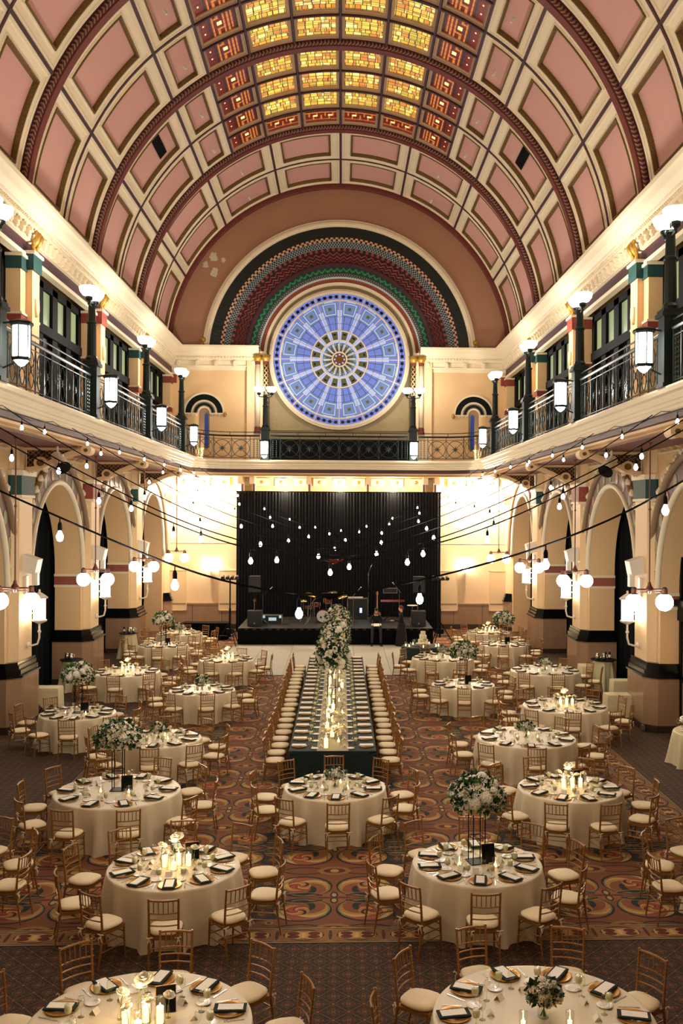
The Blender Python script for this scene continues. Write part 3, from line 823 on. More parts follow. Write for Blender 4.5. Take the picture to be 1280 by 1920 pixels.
# ---- upper storey
tas = MB().lathe([(0.0, -0.26), (0.05, -0.25), (0.10, -0.14), (0.11, -0.05), (0.10, 0.20), (0.09, 0.21), (0.0, 0.22)], n=12, ex=0.7)
tas.sphere((0, 0, -0.95), 0.06, 8, 6, (0.6, 1, 1.4)); tas = tas.mesh('tassel_ornament', 'beige_light', True)
for s in (-1, 1):
    sd = SIDE[s]; wall = bpy.data.objects['wall_%s' % sd]
    MB().wbox(s, 8.9, 9.1, YF, YB+0.5, ZL, 13.8).obj('upper_wall', 'beige', wall)
    for k in range(0, 6):
        yc = RIBS[k] if k else YB+0.25
        b = MB().wbox(s, 8.22, 8.9, yc-0.72, yc+0.72, ZL, 12.42).wbox(s, 8.05, 8.3, yc-0.30, yc+0.30, ZL, 12.6)
        pl = b.obj('pilaster', 'beige_light' if False else 'beige', wall)
        cm = 'green_cap' if k % 2 == 1 else 'red_cap'
        MB().wbox(s, 8.18, 8.92, yc-0.76, yc+0.76, 12.02, 12.34).wbox(s, 8.0, 8.3, yc-0.36, yc+0.36, 12.08, 12.5).obj('capital', cm, pl)
        MB().wbox(s, 8.14, 8.92, yc-0.80, yc+0.80, 12.34, 12.42).wbox(s, 7.96, 8.3, yc-0.40, yc+0.40, 12.5, 12.58).obj('abacus', 'cream', pl)
        MB().wbox(s, 8.19, 8.92, yc-0.75, yc+0.75, 10.62, 10.84).obj('band_course', 'red_cap', pl)
        MB().wbox(s, 8.17, 8.92, yc-0.77, yc+0.77, 10.84, 10.90).obj('band_course', 'cream', pl)
        MB().wbox(s, 8.17, 8.92, yc-0.77, yc+0.77, 9.05, 9.2).obj('band_course', 'cream', pl)
        link('tassel_ornament', tas, pl, (XA+s*8.03, yc, 11.15))
        if k == 5: continue
    for k in range(0, 5):
        yc = (RIBS[k]+RIBS[k+1])/2; h = 2.86
        wn = struct('window_%d' % (k+1 + (5 if s > 0 else 0)))
        b = MB()
        for i in range(5):
            yy = yc-h+2*h*i/4; wd = 0.26
            b.wbox(s, 8.60, 8.78, yy-wd, yy+wd, ZL, 12.42)
        b.wbox(s, 8.60, 8.80, yc-h, yc+h, 12.22, 12.42).wbox(s, 8.56, 8.80, yc-h, yc+h, 10.90, 11.18).wbox(s, 8.60, 8.80, yc-h, yc+h, ZL, ZL+0.9)
        b.obj('window_frame', 'frame_dark', wn)
        for i in range(4):
            y0 = yc-h+2*h*i/4+0.25; y1 = yc-h+2*h*(i+1)/4-0.25
            MB().wbox(s, 8.70, 8.73, y0, y1, 11.18, 12.22).obj('pane', 'pane_green', wn)
            MB().wbox(s, 8.70, 8.73, y0, y1, ZL+0.9, 10.9).obj('pane', 'pane_dark', wn)
# ================================================================== balcony along three sides
YRB = 45.5; RC = 1.7
def bal_path(off=0.0, step=0.6):
    """points of the railing line from near left round the back to near right; off > 0 moves into the hall"""
    P = []
    wl = WR-off; yr = YRB-off; rc = RC-off*0.9
    y = YF
    while y < YRB-RC-0.01: P.append((XA-wl, y)); y += 1.8
    cyy = yr-rc; cxl = XA-(wl-rc)
    for i in range(9):
        a = PI-(PI/2)*i/8; P.append((cxl+rc*math.cos(a), cyy+rc*math.sin(a)))
    P.append((XA, yr))
    Q = [(2*XA-x, y) for x, y in P[:-1]][::-1]
    return P+Q
def bal_sweep(prof):
    """prof = [(off, z)]"""
    b = MB(); b.grid([[(x, y, z) for x, y in bal_path(off)] for off, z in prof]); return b
bal = struct('balcony')
bal_sweep([(-1.0, ZL), (0.14, ZL), (0.16, ZL-0.05), (0.14, ZL-0.12), (0.06, ZL-0.15), (0.02, ZL-0.26), (-0.02, ZL-0.28), (-0.03, ZL-0.34), (-0.06, ZL-0.36), (-0.08, ZL-0.42), (-0.12, ZL-0.44)]).obj('fascia', 'cream', bal)
bal_sweep([(-0.12, ZL-0.44), (-0.16, ZL-0.46), (-0.18, ZL-0.58), (-0.24, ZL-0.60)]).obj('fascia_band', 'purple', bal)
bal_sweep([(-0.24, ZL-0.60), (-0.24, ZL-0.66), (-0.34, ZL-0.70), (-0.36, ZL-0.76)]).obj('lower_fascia', 'beige_light', bal)
# soffit and floor: side strips and rear strip
b = MB()
for z in (ZL-0.76, ZL-0.01):
    for s in (-1, 1): b.add([(XA+s*(WR+0.2), YF, z), (XA+s*8.9, YF, z), (XA+s*8.9, YB+0.2, z), (XA+s*(WR+0.2), YRB, z)], [(0, 1, 2, 3)])
    b.add([(XA-WR-0.2, YRB-0.0, z), (XA+WR+0.2, YRB, z), (XA+WR+0.2, YB+0.2, z), (XA-WR-0.2, YB+0.2, z)], [(0, 1, 2, 3)])
b.obj('soffit', 'beige', bal)
# soffit beams of maroon between brackets
for s in (-1, 1):
    MB().wbox(s, 6.9, 8.3, YF, YB, ZL-0.80, ZL-0.765).obj('soffit_panel', 'maroon', bal)

# ---- railing
def tor(b, cx, cz, rx, rz_, r, n=20, off=0.0, tilt=0.0):
    b.path([(cx+rx*math.cos(2*PI*i/n), off, cz+rz_*math.sin(2*PI*i/n)) for i in range(n)], r, 4, closed=True)
def motif_side():
    b = MB(); tor(b, 0, 0.52, 0.17, 0.40, 0.011)
    b.path([(0.25*math.sin(PI*(t-0.5)*1.0)*(1), 0, 0.12+0.8*t) for t in [i/10 for i in range(11)]], 0.010, 4)
    b.path([(-0.25*math.sin(PI*(t-0.5)*1.0), 0, 0.12+0.8*t) for t in [i/10 for i in range(11)]], 0.010, 4)
    for k in range(6):
        a = 2*PI*k/6; b.tube((0, 0, 0.52), (0.085*math.cos(a), 0, 0.52+0.085*math.sin(a)), 0.022, 0.012, 5)
    return b.mesh('scroll_panel', 'iron_grey')
def motif_back():
    b = MB(); tor(b, 0, 0.52, 0.40, 0.40, 0.014, 24)
    for q in (-1, 1):
        b.path([(q*0.42, 0, 0.12), (q*0.12, 0, 0.40), (-q*0.12, 0, 0.64), (-q*0.42, 0, 0.92)], 0.012, 4)
    for k in range(8):
        a = 2*PI*k/8; b.tube((0, 0, 0.52), (0.15*math.cos(a), 0, 0.52+0.15*math.sin(a)), 0.03, 0.015, 5)
    return b.mesh('scroll_panel', 'iron_grey')
m_side, m_back = motif_side(), motif_back()
m_bar = MB().box(-0.014, 0.014, -0.014, 0.014, 0, 1.06).mesh('baluster', 'iron_grey')
m_bead = MB()
for i in range(9): m_bead.sphere((0, 0, 0.14+0.095*i), 0.032, 5, 4)
m_bead.tube((0, 0, 0.05), (0, 0, 1.0), 0.01, n=4); m_bead = m_bead.mesh('beaded_bar', 'iron_grey')
FULL = bal_path(0.0)
def arclen(P):
    L = [0]
    for a, c in zip(P, P[1:]): L.append(L[-1]+math.dist(a, c))
    return L
FL = arclen(FULL)
def pos(t):
    for i in range(len(FL)-1):
        if t <= FL[i+1]:
            q = (t-FL[i])/(FL[i+1]-FL[i]); a, c = FULL[i], FULL[i+1]
            return (a[0]+(c[0]-a[0])*q, a[1]+(c[1]-a[1])*q, math.atan2(c[1]-a[1], c[0]-a[0]))
    return (*FULL[-1], -PI/2)
def t_of_y(y): return y-YF
Ltot = FL[-1]
t_rear = Ltot/2-3.5
segs = []
post_t = [t_of_y(RIBS[k]) for k in (5, 4, 3, 2, 1)]+[t_rear]
allp = post_t+[Ltot-t for t in post_t[::-1]]
segname = ['left balcony bay nearest the camera', 'left balcony, second bay from the camera', 'left balcony, third bay from the camera', 'left balcony, last bay before the corner',
           'rounded left rear corner', 'rear balcony under the round window', 'rounded right rear corner', 'right balcony, last bay before the corner', 'right balcony, third bay from the camera',
           'right balcony, second bay from the camera', 'right balcony bay nearest the camera']
for (t0, t1), nm in zip(zip(allp[:-1], allp[1:]), segname):
    a0, a1 = t0+0.25, t1-0.25
    rl = empty('balcony_railing', (pos((t0+t1)/2)[0], pos((t0+t1)/2)[1], ZL))
    tag(rl, 'dark wrought iron railing, '+nm, 'railing', 'balcony railings')
    base = rl.location.copy()
    n = max(2, int((a1-a0)/0.5))
    pts = [pos(a0+(a1-a0)*i/n) for i in range(n+1)]
    def rail(z, r, name, sx=None):
        MB().path([(p[0]-base.x, p[1]-base.y, z) for p in pts], r, 6).obj(name, 'iron', rl)
    rail(1.13, 0.045, 'top_rail'); rail(0.98, 0.014, 'middle_rail'); rail(0.10, 0.016, 'bottom_rail')
    MB().path([(p[0]-base.x, p[1]-base.y, 1.30) for p in pts], 0.02, 6).obj('safety_rail', 'iron', rl)
    rear = nm.startswith('rear') or nm.startswith('rounded')
    pw_ = 0.87 if rear else 0.56
    end = 0.45
    m = max(1, round((a1-a0-2*end)/pw_)); q = (a1-a0-2*end)/m
    for i in range(m+1):
        p = pos(a0+end+q*i); link('baluster', m_bar, rl, (p[0]-base.x, p[1]-base.y, 0.05), rz=p[2])
    for i in range(m):
        p = pos(a0+end+q*(i+0.5)); link('scroll_panel', m_back if rear else m_side, rl, (p[0]-base.x, p[1]-base.y, 0.02), rz=p[2], scale=(q/(0.87 if rear else 0.56), 1, 1))
    for e in (a0+0.12, a0+0.28, a1-0.12, a1-0.28):
        p = pos(e); link('beaded_bar', m_bead, rl, (p[0]-base.x, p[1]-base.y, 0.02), rz=p[2])
    for e in (a0+0.02, a1-0.02):
        p = pos(e); link('baluster', m_bar, rl, (p[0]-base.x, p[1]-base.y, 0.05), rz=p[2])
    for i in range(1, 5):
        p = pos(a0+(a1-a0)*i/5); MB().tube((p[0]-base.x, p[1]-base.y, 1.13), (p[0]-base.x, p[1]-base.y, 1.30), 0.014).obj('rail_bracket', 'iron', rl)

# ---- lamp posts with twin bowls
def lamp_post(loc, rz, label):
    """local x = along the balcony edge (arms), local -y into the hall"""
    t = empty('lamp_post', loc, rz); tag(t, label, 'lamp post', 'balcony lamp posts')
    b = MB().cbox((0, 0, 0.70), (0.36, 0.36, 1.40)).cbox((0, 0, 1.42), (0.46, 0.46, 0.08)).cbox((0, 0, 1.50), (0.40, 0.40, 0.06)).cbox((0, 0, 0.04), (0.42, 0.42, 0.08))
    b.obj('pedestal', 'iron', t)
    b = MB().lathe([(0.15, 1.53), (0.16, 1.60), (0.125, 1.66), (0.115, 2.5), (0.14, 2.52), (0.14, 2.56), (0.105, 2.58), (0.09, 3.02), (0.12, 3.04), (0.10, 3.10)], n=10)
    b.obj('shaft', 'iron', t)
    b = MB()
    for q in (-1, 1): b.path([(0, 0, 2.95), (q*0.14, 0, 2.98), (q*0.30, 0, 3.0), (q*0.30, 0, 3.10)], 0.03, 6)
    for q in (-1, 1): b.lathe([(0.05, 3.06), (0.10, 3.12), (0.10, 3.18), (0.06, 3.2)], (q*0.30, 0, 0), 10)
    b.path([(0.035*math.cos(a_), 0, 3.2+0.06*math.sin(a_)) for a_ in [i*PI/5 for i in range(10)]], 0.012, 4, closed=True)
    b.obj('lamp_arms', 'iron', t)
    for q in (-1, 1):
        MB().lathe([(0.06, 3.18), (0.16, 3.22), (0.235, 3.32), (0.255, 3.42), (0.235, 3.44)], (q*0.30, 0, 0), 18).obj('bowl_shade', 'lamp_glow', t, smooth=True)
    point_light('bowl_light', (0, 0, 3.55), P_POST, WHITE, 0.16, t)
    return t
def hanging_lantern(loc, rz, label):
    t = empty('balcony_lantern', loc, rz); tag(t, label, 'lantern', 'lanterns on the balcony edge')
    # local -y points into the hall
    b = MB(); b.lathe([(0.16, -0.36), (0.19, -0.33), (0.19, -0.30), (0.165, -0.29)], (0, -0.34, 0), 6)
    b.lathe([(0.20, 0.30), (0.23, 0.34), (0.22, 0.38), (0.12, 0.42), (0.05, 0.44)], (0, -0.34, 0), 6)
    for k in range(6):
        a = 2*PI*k/6; b.tube((0.172*math.cos(a), -0.34+0.172*math.sin(a), -0.32), (0.172*math.cos(a), -0.34+0.172*math.sin(a), 0.32), 0.014, n=4)
    b.tube((0, 0, 0.36), (0, -0.34, 0.40), 0.02); b.tube((0, 0, -0.5), (0, -0.30, -0.36), 0.018)
    b.obj('lantern_frame', 'iron', t)
    MB().lathe([(0.155, -0.30), (0.158, 0.30)], (0, -0.34, 0), 6).obj('lantern_glass', 'lantern_glow', t)
    MB().lathe([(0.0, -0.48), (0.06, -0.45), (0.14, -0.36)], (0, -0.34, 0), 6).obj('lantern_tip', 'lantern_glow', t)
    return t
pn = ['fourth from the rear', 'third from the rear', 'second from the rear', 'closest to the rear corner']
for s in (-1, 1):
    for i, k in enumerate((4, 3, 2, 1)):
        rz = PI/2 if s < 0 else -PI/2
        lamp_post((XA+s*(WR+0.02), RIBS[k], ZL), rz, 'dark green lamp post with twin glowing bowls, %s balcony, %s' % (SIDE[s], pn[i]))
        hanging_lantern((XA+s*(WR-0.16), RIBS[k]-0.0, 8.98), rz, 'lit white lantern hung on the %s balcony edge, %s' % (SIDE[s], pn[i]))
    for k, nm_ in ((5, 'fifth from the rear'), (6, 'sixth from the rear')):
        lamp_post((XA+s*(WR+0.02), RIBS[k], ZL), PI/2 if s < 0 else -PI/2, 'dark green lamp post with twin glowing bowls, %s balcony, %s' % (SIDE[s], nm_))
    lamp_post((XA+s*3.5, YRB+0.02, ZL), PI if False else 0, 'tall lamp post with twin bowls on the rear balcony, %s of the round window' % SIDE[s])
    hanging_lantern((XA+s*3.5, YRB-0.16, 8.75), 0, 'lit lantern on the rear balcony edge, %s of the round window' % SIDE[s])

# ================================================================== back wall
wb = struct('wall_back')
# lower storey
LX = 8.6
b = MB().box(XA-LX, XA+LX, YB, YB+0.3, 1.22, 7.5); b.obj('lower_wall', 'beige_light', wb)
xx = XA-LX
while xx < XA+LX:
    MB().box(xx+0.01, min(xx+1.42, XA+LX), YB-0.06, YB, 0.25, 1.20).obj('wainscot_panel', 'stone', wb); xx += 1.43
MB().box(XA-LX, XA+LX, YB-0.08, YB, 1.20, 1.27).obj('chair_rail', 'stone', wb)
MB().box(XA-LX, XA+LX, YB-0.09, YB, 0.0, 0.25).obj('plinth', 'stone_dark', wb)
MB().box(XA-LX, XA+LX, YB-0.02, YB, 4.22, 4.26).obj('string_line', 'cream', wb)
for s in (-1, 1):
    for x0, x1, z0, z1 in ((7.45, 8.35, 0.9, 2.9), (5.0, 5.9, 0.9, 2.9)):
        a, c = sorted((XA+s*x0, XA+s*x1))
        b = MB()
        for q in ((a, a+0.04, z0, z1), (c-0.04, c, z0, z1), (a, c, z0, z0+0.04), (a, c, z1-0.04, z1)): b.box(q[0], q[1], YB-0.09, YB, q[2], q[3])
        b.obj('door_panel', 'beige_light', wb); MB().box(a+0.04, c-0.04, YB-0.075, YB, z0+0.04, z1-0.04).obj('door_panel', 'beige_light', wb)
# corbels and panel blocks below the rear balcony
blk = MB().box(-0.32, 0.32, 0, 0.12, -0.19, 0.19).lathe([(0.0, -0.02), (0.07, -0.03), (0.09, 0.0)], (0, 0, 0), 10, axis='y'); blkm = blk.mesh('frieze_block', 'cream')
ros = MB().lathe([(0.0, -0.03), (0.05, -0.04), (0.08, -0.01), (0.08, 0.02)], n=10, axis='y').mesh('rosette', 'gilt', True)
for i in range(17):
    x_ = -7.6+0.95*i
    link('frieze_block', blkm, wb, (XA+x_, YB-0.12, 7.24)); link('rosette', ros, wb, (XA+x_, YB-0.15, 7.24))
cb = MB().box(-0.07, 0.07, -1.5, 0, -0.30, 0).box(-0.07, 0.07, -0.6, 0, -0.75, -0.3).box(-0.12, 0.12, -1.6, -1.5, -0.35, 0).mesh('ceiling_bracket', 'cream')
cbd = MB().box(-0.05, 0.05, -1.52, -1.50, -0.30, -0.04).box(-0.055, 0.055, -0.62, -0.6, -0.72, -0.3).mesh('bracket_inset', 'purple')
for x_ in (-4.7, -4.15, -1.45, 1.4, 4.15, 4.7):
    o = link('ceiling_bracket', cb, wb, (XA+x_, YB, 7.45)); link('bracket_inset', cbd, o)
# upper storey around the rose
for s in (-1, 1):
    a, c = sorted((XA+s*3.9, XA+s*9.0))
    MB().box(a, c, YB, YB+0.3, ZL, 13.8).obj('upper_wall', 'beige', wb)
    a, c = sorted((XA+s*3.75, XA+s*4.55))
    pil = MB().box(a, c, YB-0.22, YB+0.9, ZL, 13.45).obj('pilaster', 'beige_light', wb)
    a, c = sorted((XA+s*3.62, XA+s*4.62)); MB().box(a, c, YB-0.34, YB+0.6, 13.45, 13.62).obj('abacus', 'cream', pil)
    for xo, m_ in ((3.63, 'lat'), (4.02, 'plain')):
        x_ = XA+s*xo; y_ = YB-0.26
        if m_ == 'lat':
            g = newmat('gold_lattice_column_%s' % SIDE[s]); an = g.op('ARCTAN2', g.sub(g.y, y_), g.sub(g.x, x_))
            p1 = g.op('SINE', g.add(g.mul(an, 4), g.mul(g.z, 26))); p2 = g.op('SINE', g.sub(g.mul(an, 4), g.mul(g.z, 26)))
            f = g.gt(g.mx(p1, p2), 0.75); M['latcol%d' % s] = g.out(g.mix(f, '#3c2018', '#e8c887'), 0.45)
        MB().lathe([(0.125, 9.95), (0.125, 13.0)], (x_, y_, 0), 14).obj('column_shaft', 'latcol%d' % s if m_ == 'lat' else 'cream', pil, smooth=True)
        MB().lathe([(0.17, 9.62), (0.17, 9.72), (0.14, 9.78), (0.15, 9.90), (0.125, 9.95)], (x_, y_, 0), 12).obj('column_base', 'maroon', pil)
        MB().lathe([(0.13, 12.98), (0.14, 13.12), (0.13, 13.14)], (x_, y_, 0), 12).obj('column_neck', 'maroon', pil)
        MB().lathe([(0.13, 13.12), (0.17, 13.2), (0.24, 13.33), (0.20, 13.36), (0.26, 13.45)], (x_, y_, 0), 12).obj('column_capital', 'gilt', pil, smooth=True)
    # niche with its striped arch
    nx_, nz = XA+s*6.65, 10.62
    ni = empty('niche', (0, 0, 0), 0, wb)
    MB().arcband(nx_, nz, 0.92, 1.0, YB-0.10, YB, 0, PI, 24).obj('arch_moulding', 'cream', ni)
    MB().arcband(nx_, nz, 0.64, 0.92, YB-0.04, YB, 0, PI, 24).obj('arch_band', 'black', ni)
    for r0, r1, m_ in ((0.60, 0.64, 'cream'), (0.55, 0.58, 'cream'), (0.47, 0.53, 'iron_grey'), (0.39, 0.47, 'black'), (0.36, 0.41, 'iron_grey'), (0.26, 0.32, 'cream')):
        MB().arcband(nx_, nz, r0, r1, YB-0.05, YB, 0, PI, 24).obj('arch_band', m_, ni)
    MB().arcband(nx_, nz, 0.0, 0.26, YB-0.01, YB+0.0, 0, PI, 16).box(nx_-0.26, nx_+0.26, YB-0.01, YB, 8.9, nz).obj('niche_reveal', 'taupe', ni)
    a, c = (nx_-0.16, nx_+0.04) if s > 0 else (nx_+0.02, nx_+0.2)
    M['dusk'] = M.get('dusk') or mat('dusk_glass', '#1a2550', 0.2, emit='#27408f', estr=0.35)
    MB().arcband((a+c)/2, nz-0.1, 0, (c-a)/2, YB-0.02, YB-0.012, 0, PI, 10).box(a, c, YB-0.02, YB-0.012, 8.9, nz-0.1).obj('niche_window', 'dusk', ni)
    b = MB().box(nx_-1.05, nx_-0.27, YB-0.09, YB, nz-0.06, nz).box(nx_+0.27, nx_+1.05, YB-0.09, YB, nz-0.06, nz)
    for q in (-0.75, -0.57, -0.4, 0.4, 0.57, 0.75): b.box(nx_+q-0.03, nx_+q+0.03, YB-0.08, YB, nz-0.13, nz-0.06)
    b.obj('arch_sill', 'cream', ni)
    for q in (-1, 1): MB().lathe([(0.0, -0.16), (0.07, -0.1), (0.09, 0), (0.05, 0.1)], (nx_+q*1.02, YB-0.08, nz-0.05), 8).obj('pendant_drop', 'gilt', ni)
# recessed rose wall
ROSE = (XA-0.02, 13.42)
MB().box(XA-3.9, XA+3.9, YB+0.75, YB+0.85, 9.75, 13.5).obj('rose_surround', 'olive', wb)
MB().arcband(XA, ZC, 0.0, 3.72, YB+0.74, YB+0.85, 0, PI, 40).obj('rose_surround', 'olive', wb)
MB().box(XA-3.9, XA+3.9, YB+0.4, YB+0.85, 9.35, 9.75).obj('sill_beam', 'olive', wb)
MB().box(XA-3.9, XA+3.9, YB+0.2, YB+0.8, ZL, 9.35).obj('dark_dado', 'black', wb)
for s in (-1, 1):
    pts = [(XA+s*3.5, 9.82)]
    poly = [(XA+s*3.5, 9.85), (XA+s*3.5, 12.1)]
    for i in range(11):
        a = -R_(23)-R_(48)*i/10; poly.append((ROSE[0]+s*3.72*math.cos(a), ROSE[1]+3.72*math.sin(a)))
    poly = [p for p in poly if abs(p[0]-XA) <= 3.51]; poly.append((XA+s*1.3, 9.85))
    MB().prism(poly, 'y', YB+0.71, YB+0.75).obj('relief_spandrel', 'olive_relief', wb)
# tympanum wall
MB().arcband(XA, ZC+0.3, 6.5, 8.9, YB+0.02, YB+0.3, R_(-4), PI+R_(4), 64).obj('tympanum', 'brown_wall', wb, smooth=False)
b = MB().arcband(XA, ZC, 6.52, 6.62, YB-0.16, YB+0.3, 0, PI, 64).arcband(XA, ZC, 6.62, 6.76, YB-0.08, YB+0.2, 0, PI, 64).arcband(XA, ZC, 6.44, 6.52, YB-0.06, YB+0.3, 0, PI, 64)
b.obj('arch_moulding', 'cream', wb)
for s in (-1, 1):
    MB().lathe([(0.12, -0.09), (0.12, 0.09)], (XA+s*6.80, YB-0.12, ZC+0.33), 10, axis='y').sphere((XA+s*6.72, YB-0.14, ZC+0.75), 0.13, 8, 6).sphere((XA+s*6.76, YB-0.16, ZC+0.55), 0.09, 8, 6).obj('scroll_stop', 'gilt', wb)
def arcmat(name, base, fig, fn, rough=0.5, bump=0.6):
    g = newmat(name); dx = g.sub(g.x, XA); dz = g.sub(g.z, ZC)
    r = g.op('SQRT', g.add(g.mul(dx, dx), g.mul(dz, dz))); a = g.op('ARCTAN2', dz, dx)
    f = fn(g, r, a); return g.out(g.mix(f, base, fig), rough, bump=f, bstr=bump)
M['band_foliage'] = mat('dark_foliage_relief', '#0f1712', 0.45, noise=0.8, nscale=9, bump=1.0, bscale=9)
M['band_check'] = arcmat('checker_band', '#d9a883', '#17110f', lambda g, r, a: g.lt(g.mul(g.op('SINE', g.mul(a, 150)), g.op('SIGN', g.sub(r, 5.835))), -0.15))
M['band_lattice'] = arcmat('blue_grey_lattice_band', '#10131a', '#a9b8b6', lambda g, r, a: g.gt(g.mx(g.op('SINE', g.add(g.mul(a, 260), g.mul(r, 36))), g.op('SINE', g.sub(g.mul(a, 260), g.mul(r, 36)))), 0.80))
M['band_dash'] = arcmat('dash_band', '#1f1020', '#9a4636', lambda g, r, a: g.gt(g.op('SINE', g.mul(a, 120)), 0.1))
M['band_green'] = arcmat('green_scallop_band', '#0c3a24', '#2f8a5c', lambda g, r, a: g.gt(g.op('SINE', g.add(g.mul(g.absv(g.op('SINE', g.mul(a, 45))), 3.0), g.mul(r, 20))), 0.55))
M['band_diaper'] = arcmat('black_diaper_band', '#141012', '#b9b0a8', lambda g, r, a: g.gt(g.mx(g.op('SINE', g.add(g.mul(a, 210), g.mul(r, 40))), g.op('SINE', g.sub(g.mul(a, 210), g.mul(r, 40)))), 0.86))
M['band_rope'] = arcmat('red_rope_band', '#5a2018', '#b2573c', lambda g, r, a: g.gt(g.op('SINE', g.add(g.mul(a, 300), g.mul(r, 30))), 0.0))
M['band_base'] = mat('dark_maroon_ground', '#35131a', 0.5); M['zig'] = mat('red_zigzag', '#8e3b2e', 0.45)
M['pale_blue'] = mat('pale_blue_paint', '#b9cac8', 0.5)
bands = [(5.92, 6.46, 0.06, 'band_foliage'), (5.75, 5.92, 0.04, 'band_check'), (5.44, 5.75, 0.12, 'band_lattice'), (5.30, 5.44, 0.2, 'band_dash'), (4.68, 5.30, 0.26, 'band_base'),
         (4.50, 4.68, 0.16, 'purple'), (4.22, 4.50, 0.34, 'band_green'), (4.06, 4.22, 0.42, 'band_diaper'), (3.99, 4.06, 0.38, 'pale_blue'), (3.80, 3.99, 0.5, 'band_rope'), (3.68, 3.80, 0.46, 'cream')]
for r0, r1, dy, m_ in bands:
    MB().arcband(XA, ZC, r0, r1, YB+dy, YB+0.85, 0, PI, 72).obj('arch_band', m_, wb)
for r0 in (4.82, 4.98, 5.16):      # zigzag ridges
    b = MB(); n = 92; pts = []
    for i in range(n+1):
        a = PI*i/n; r = r0+(0.07 if i % 2 else -0.07); pts.append((XA+r*math.cos(a), YB+0.25, ZC+r*math.sin(a)))
    b.path(pts, 0.035, 5); b.obj('zigzag_ridge', 'zig', wb)
# back of the recess
MB().box(XA-9, XA+9, YB+0.86, YB+1.0, 7.5, 23).obj('outer_wall', 'black_matte', wb)
# peeling patches
M['peel'] = mat('bare_plaster', '#cfc3a6', 0.9, noise=0.1)
for cx_, cz_, r_ in ((-6.25, 18.3, 0.28), (-6.62, 17.9, 0.18), (-6.2, 17.55, 0.26), (-5.75, 18.15, 0.13)):
    poly = []
    for i in range(14): a = 2*PI*i/14; q = r_*(0.65+0.6*random.random()); poly.append((XA+cx_+q*math.cos(a)*0.8, cz_+q*math.sin(a)))
    MB().prism(poly, 'y', YB+0.012, YB+0.02).obj('peeled_patch', 'peel', wb)

# ---- rose window
ro = struct('window_11', (ROSE[0], YB+0.62, ROSE[1]))
M['g_blue'] = mat('blue_glass', '#3a4a9a', 0.3, emit='#7684c8', estr=0.62)
M['g_blue2'] = mat('pale_blue_glass', '#6b7cc0', 0.3, emit='#a3b0e0', estr=0.75)
M['g_grey'] = mat('grey_green_glass', '#5a6e70', 0.3, emit='#5f7888', estr=0.5)
M['g_olive'] = mat('olive_glass', '#45462e', 0.3, emit='#55572f', estr=0.45)
M['g_black'] = mat('black_glass', '#06070a', 0.3)
M['g_amber'] = mat('amber_hub_glass', '#4a2c10', 0.3, emit='#6e4216', estr=0.5)
GM = ['g_blue', 'g_blue2', 'g_grey', 'g_olive', 'g_black', 'lead']
def sec(b, r0, r1, a0, a1, y, mi, n=3):
    b.cur = mi; rows = []
    for r in (r0, r1): rows.append([(r*math.cos(a0+(a1-a0)*i/n), y, r*math.sin(a0+(a1-a0)*i/n)) for i in range(n+1)])
    b.grid(rows)
SA = 2*PI/16
def arow(b, r0, r1, f0, f1, y, mi, n=2): sec(b, r0, r1, -SA/2+SA*f0, -SA/2+SA*f1, y, mi, n)
# main sector
b = MB(); R0, R1 = 1.45, 2.93
for i, (r0, r1) in enumerate(((1.45, 1.80), (1.80, 2.15), (2.15, 2.5), (2.5, 2.93))):
    for j in range(5):
        f0 = [0, 0.15, 0.28, 0.72, 0.85, 1][j]; f1 = [0, 0.15, 0.28, 0.72, 0.85, 1][j+1]
        mi = [1, 0, 0, 0, 1][j] if i < 3 else [0, 0, 1, 0, 0][j]
        arow(b, r0+0.008, r1-0.008, f0+0.008, f1-0.008, 0, mi)
arow(b, R0, R1, 0, 1, 0.01, 5, 4)
for r0, r1, f0, f1 in ((1.5, 2.15, 0.26, 0.31), (1.5, 2.15, 0.69, 0.74)): arow(b, r0, r1, f0, f1, -0.004, 3)
for hw_, fh, mi, y in ((0.37, 0.37, 2, -0.006), (0.31, 0.31, 1, -0.008), (0.26, 0.26, 2, -0.010), (0.19, 0.19, 0, -0.014), (0.12, 0.12, 2, -0.018), (0.07, 0.07, 3, -0.022)): arow(b, 2.55-hw_, 2.55+hw_*0.9, 0.5-fh, 0.5+fh, y, mi)
arow(b, 1.85, 1.93, 0.44, 0.56, -0.006, 2)
m_main = b.mesh('glass_panel', GM)
b = MB(); arow(b, 2.99, 3.30, 0, 1, 0, 0, 3); 
for q in (0.14, 0.38, 0.62, 0.86): arow(b, 3.07, 3.22, q-0.065, q+0.065, -0.008, 4, 1)
for q in (0.26, 0.5, 0.74): arow(b, 3.13, 3.16, q-0.05, q+0.05, -0.006, 4, 1)
m_out = b.mesh('glass_panel', GM)
b = MB(); arow(b, 0.98, 1.39, 0, 1, 0, 3); arow(b, 0.98, 1.39, 0.02, 0.2, -0.006, 1); arow(b, 0.98, 1.39, 0.8, 0.98, -0.006, 1); arow(b, 1.22, 1.30, 0.35, 0.65, -0.008, 4)
m_mid = b.mesh('glass_panel', GM)
b = MB(); arow(b, 0.40, 0.93, 0, 1, 0, 3); arow(b, 0.84, 0.93, 0, 1, -0.004, 1); arow(b, 0.44, 0.80, 0.0, 0.3, -0.006, 1); arow(b, 0.42, 0.5, 0.6, 0.9, -0.006, 4); arow(b, 0.7, 0.84, 0.5, 0.9, -0.006, 2)
m_inn = b.mesh('glass_panel', GM)
for k in range(16):
    for m_ in (m_main, m_out, m_mid, m_inn):
        link('glass_panel', m_, ro, (0, 0, 0), rot=(0, SA*(k+0.5), 0))
b = MB(); sec(b, 0.0, 0.33, 0, 2*PI, 0, 0, 24)
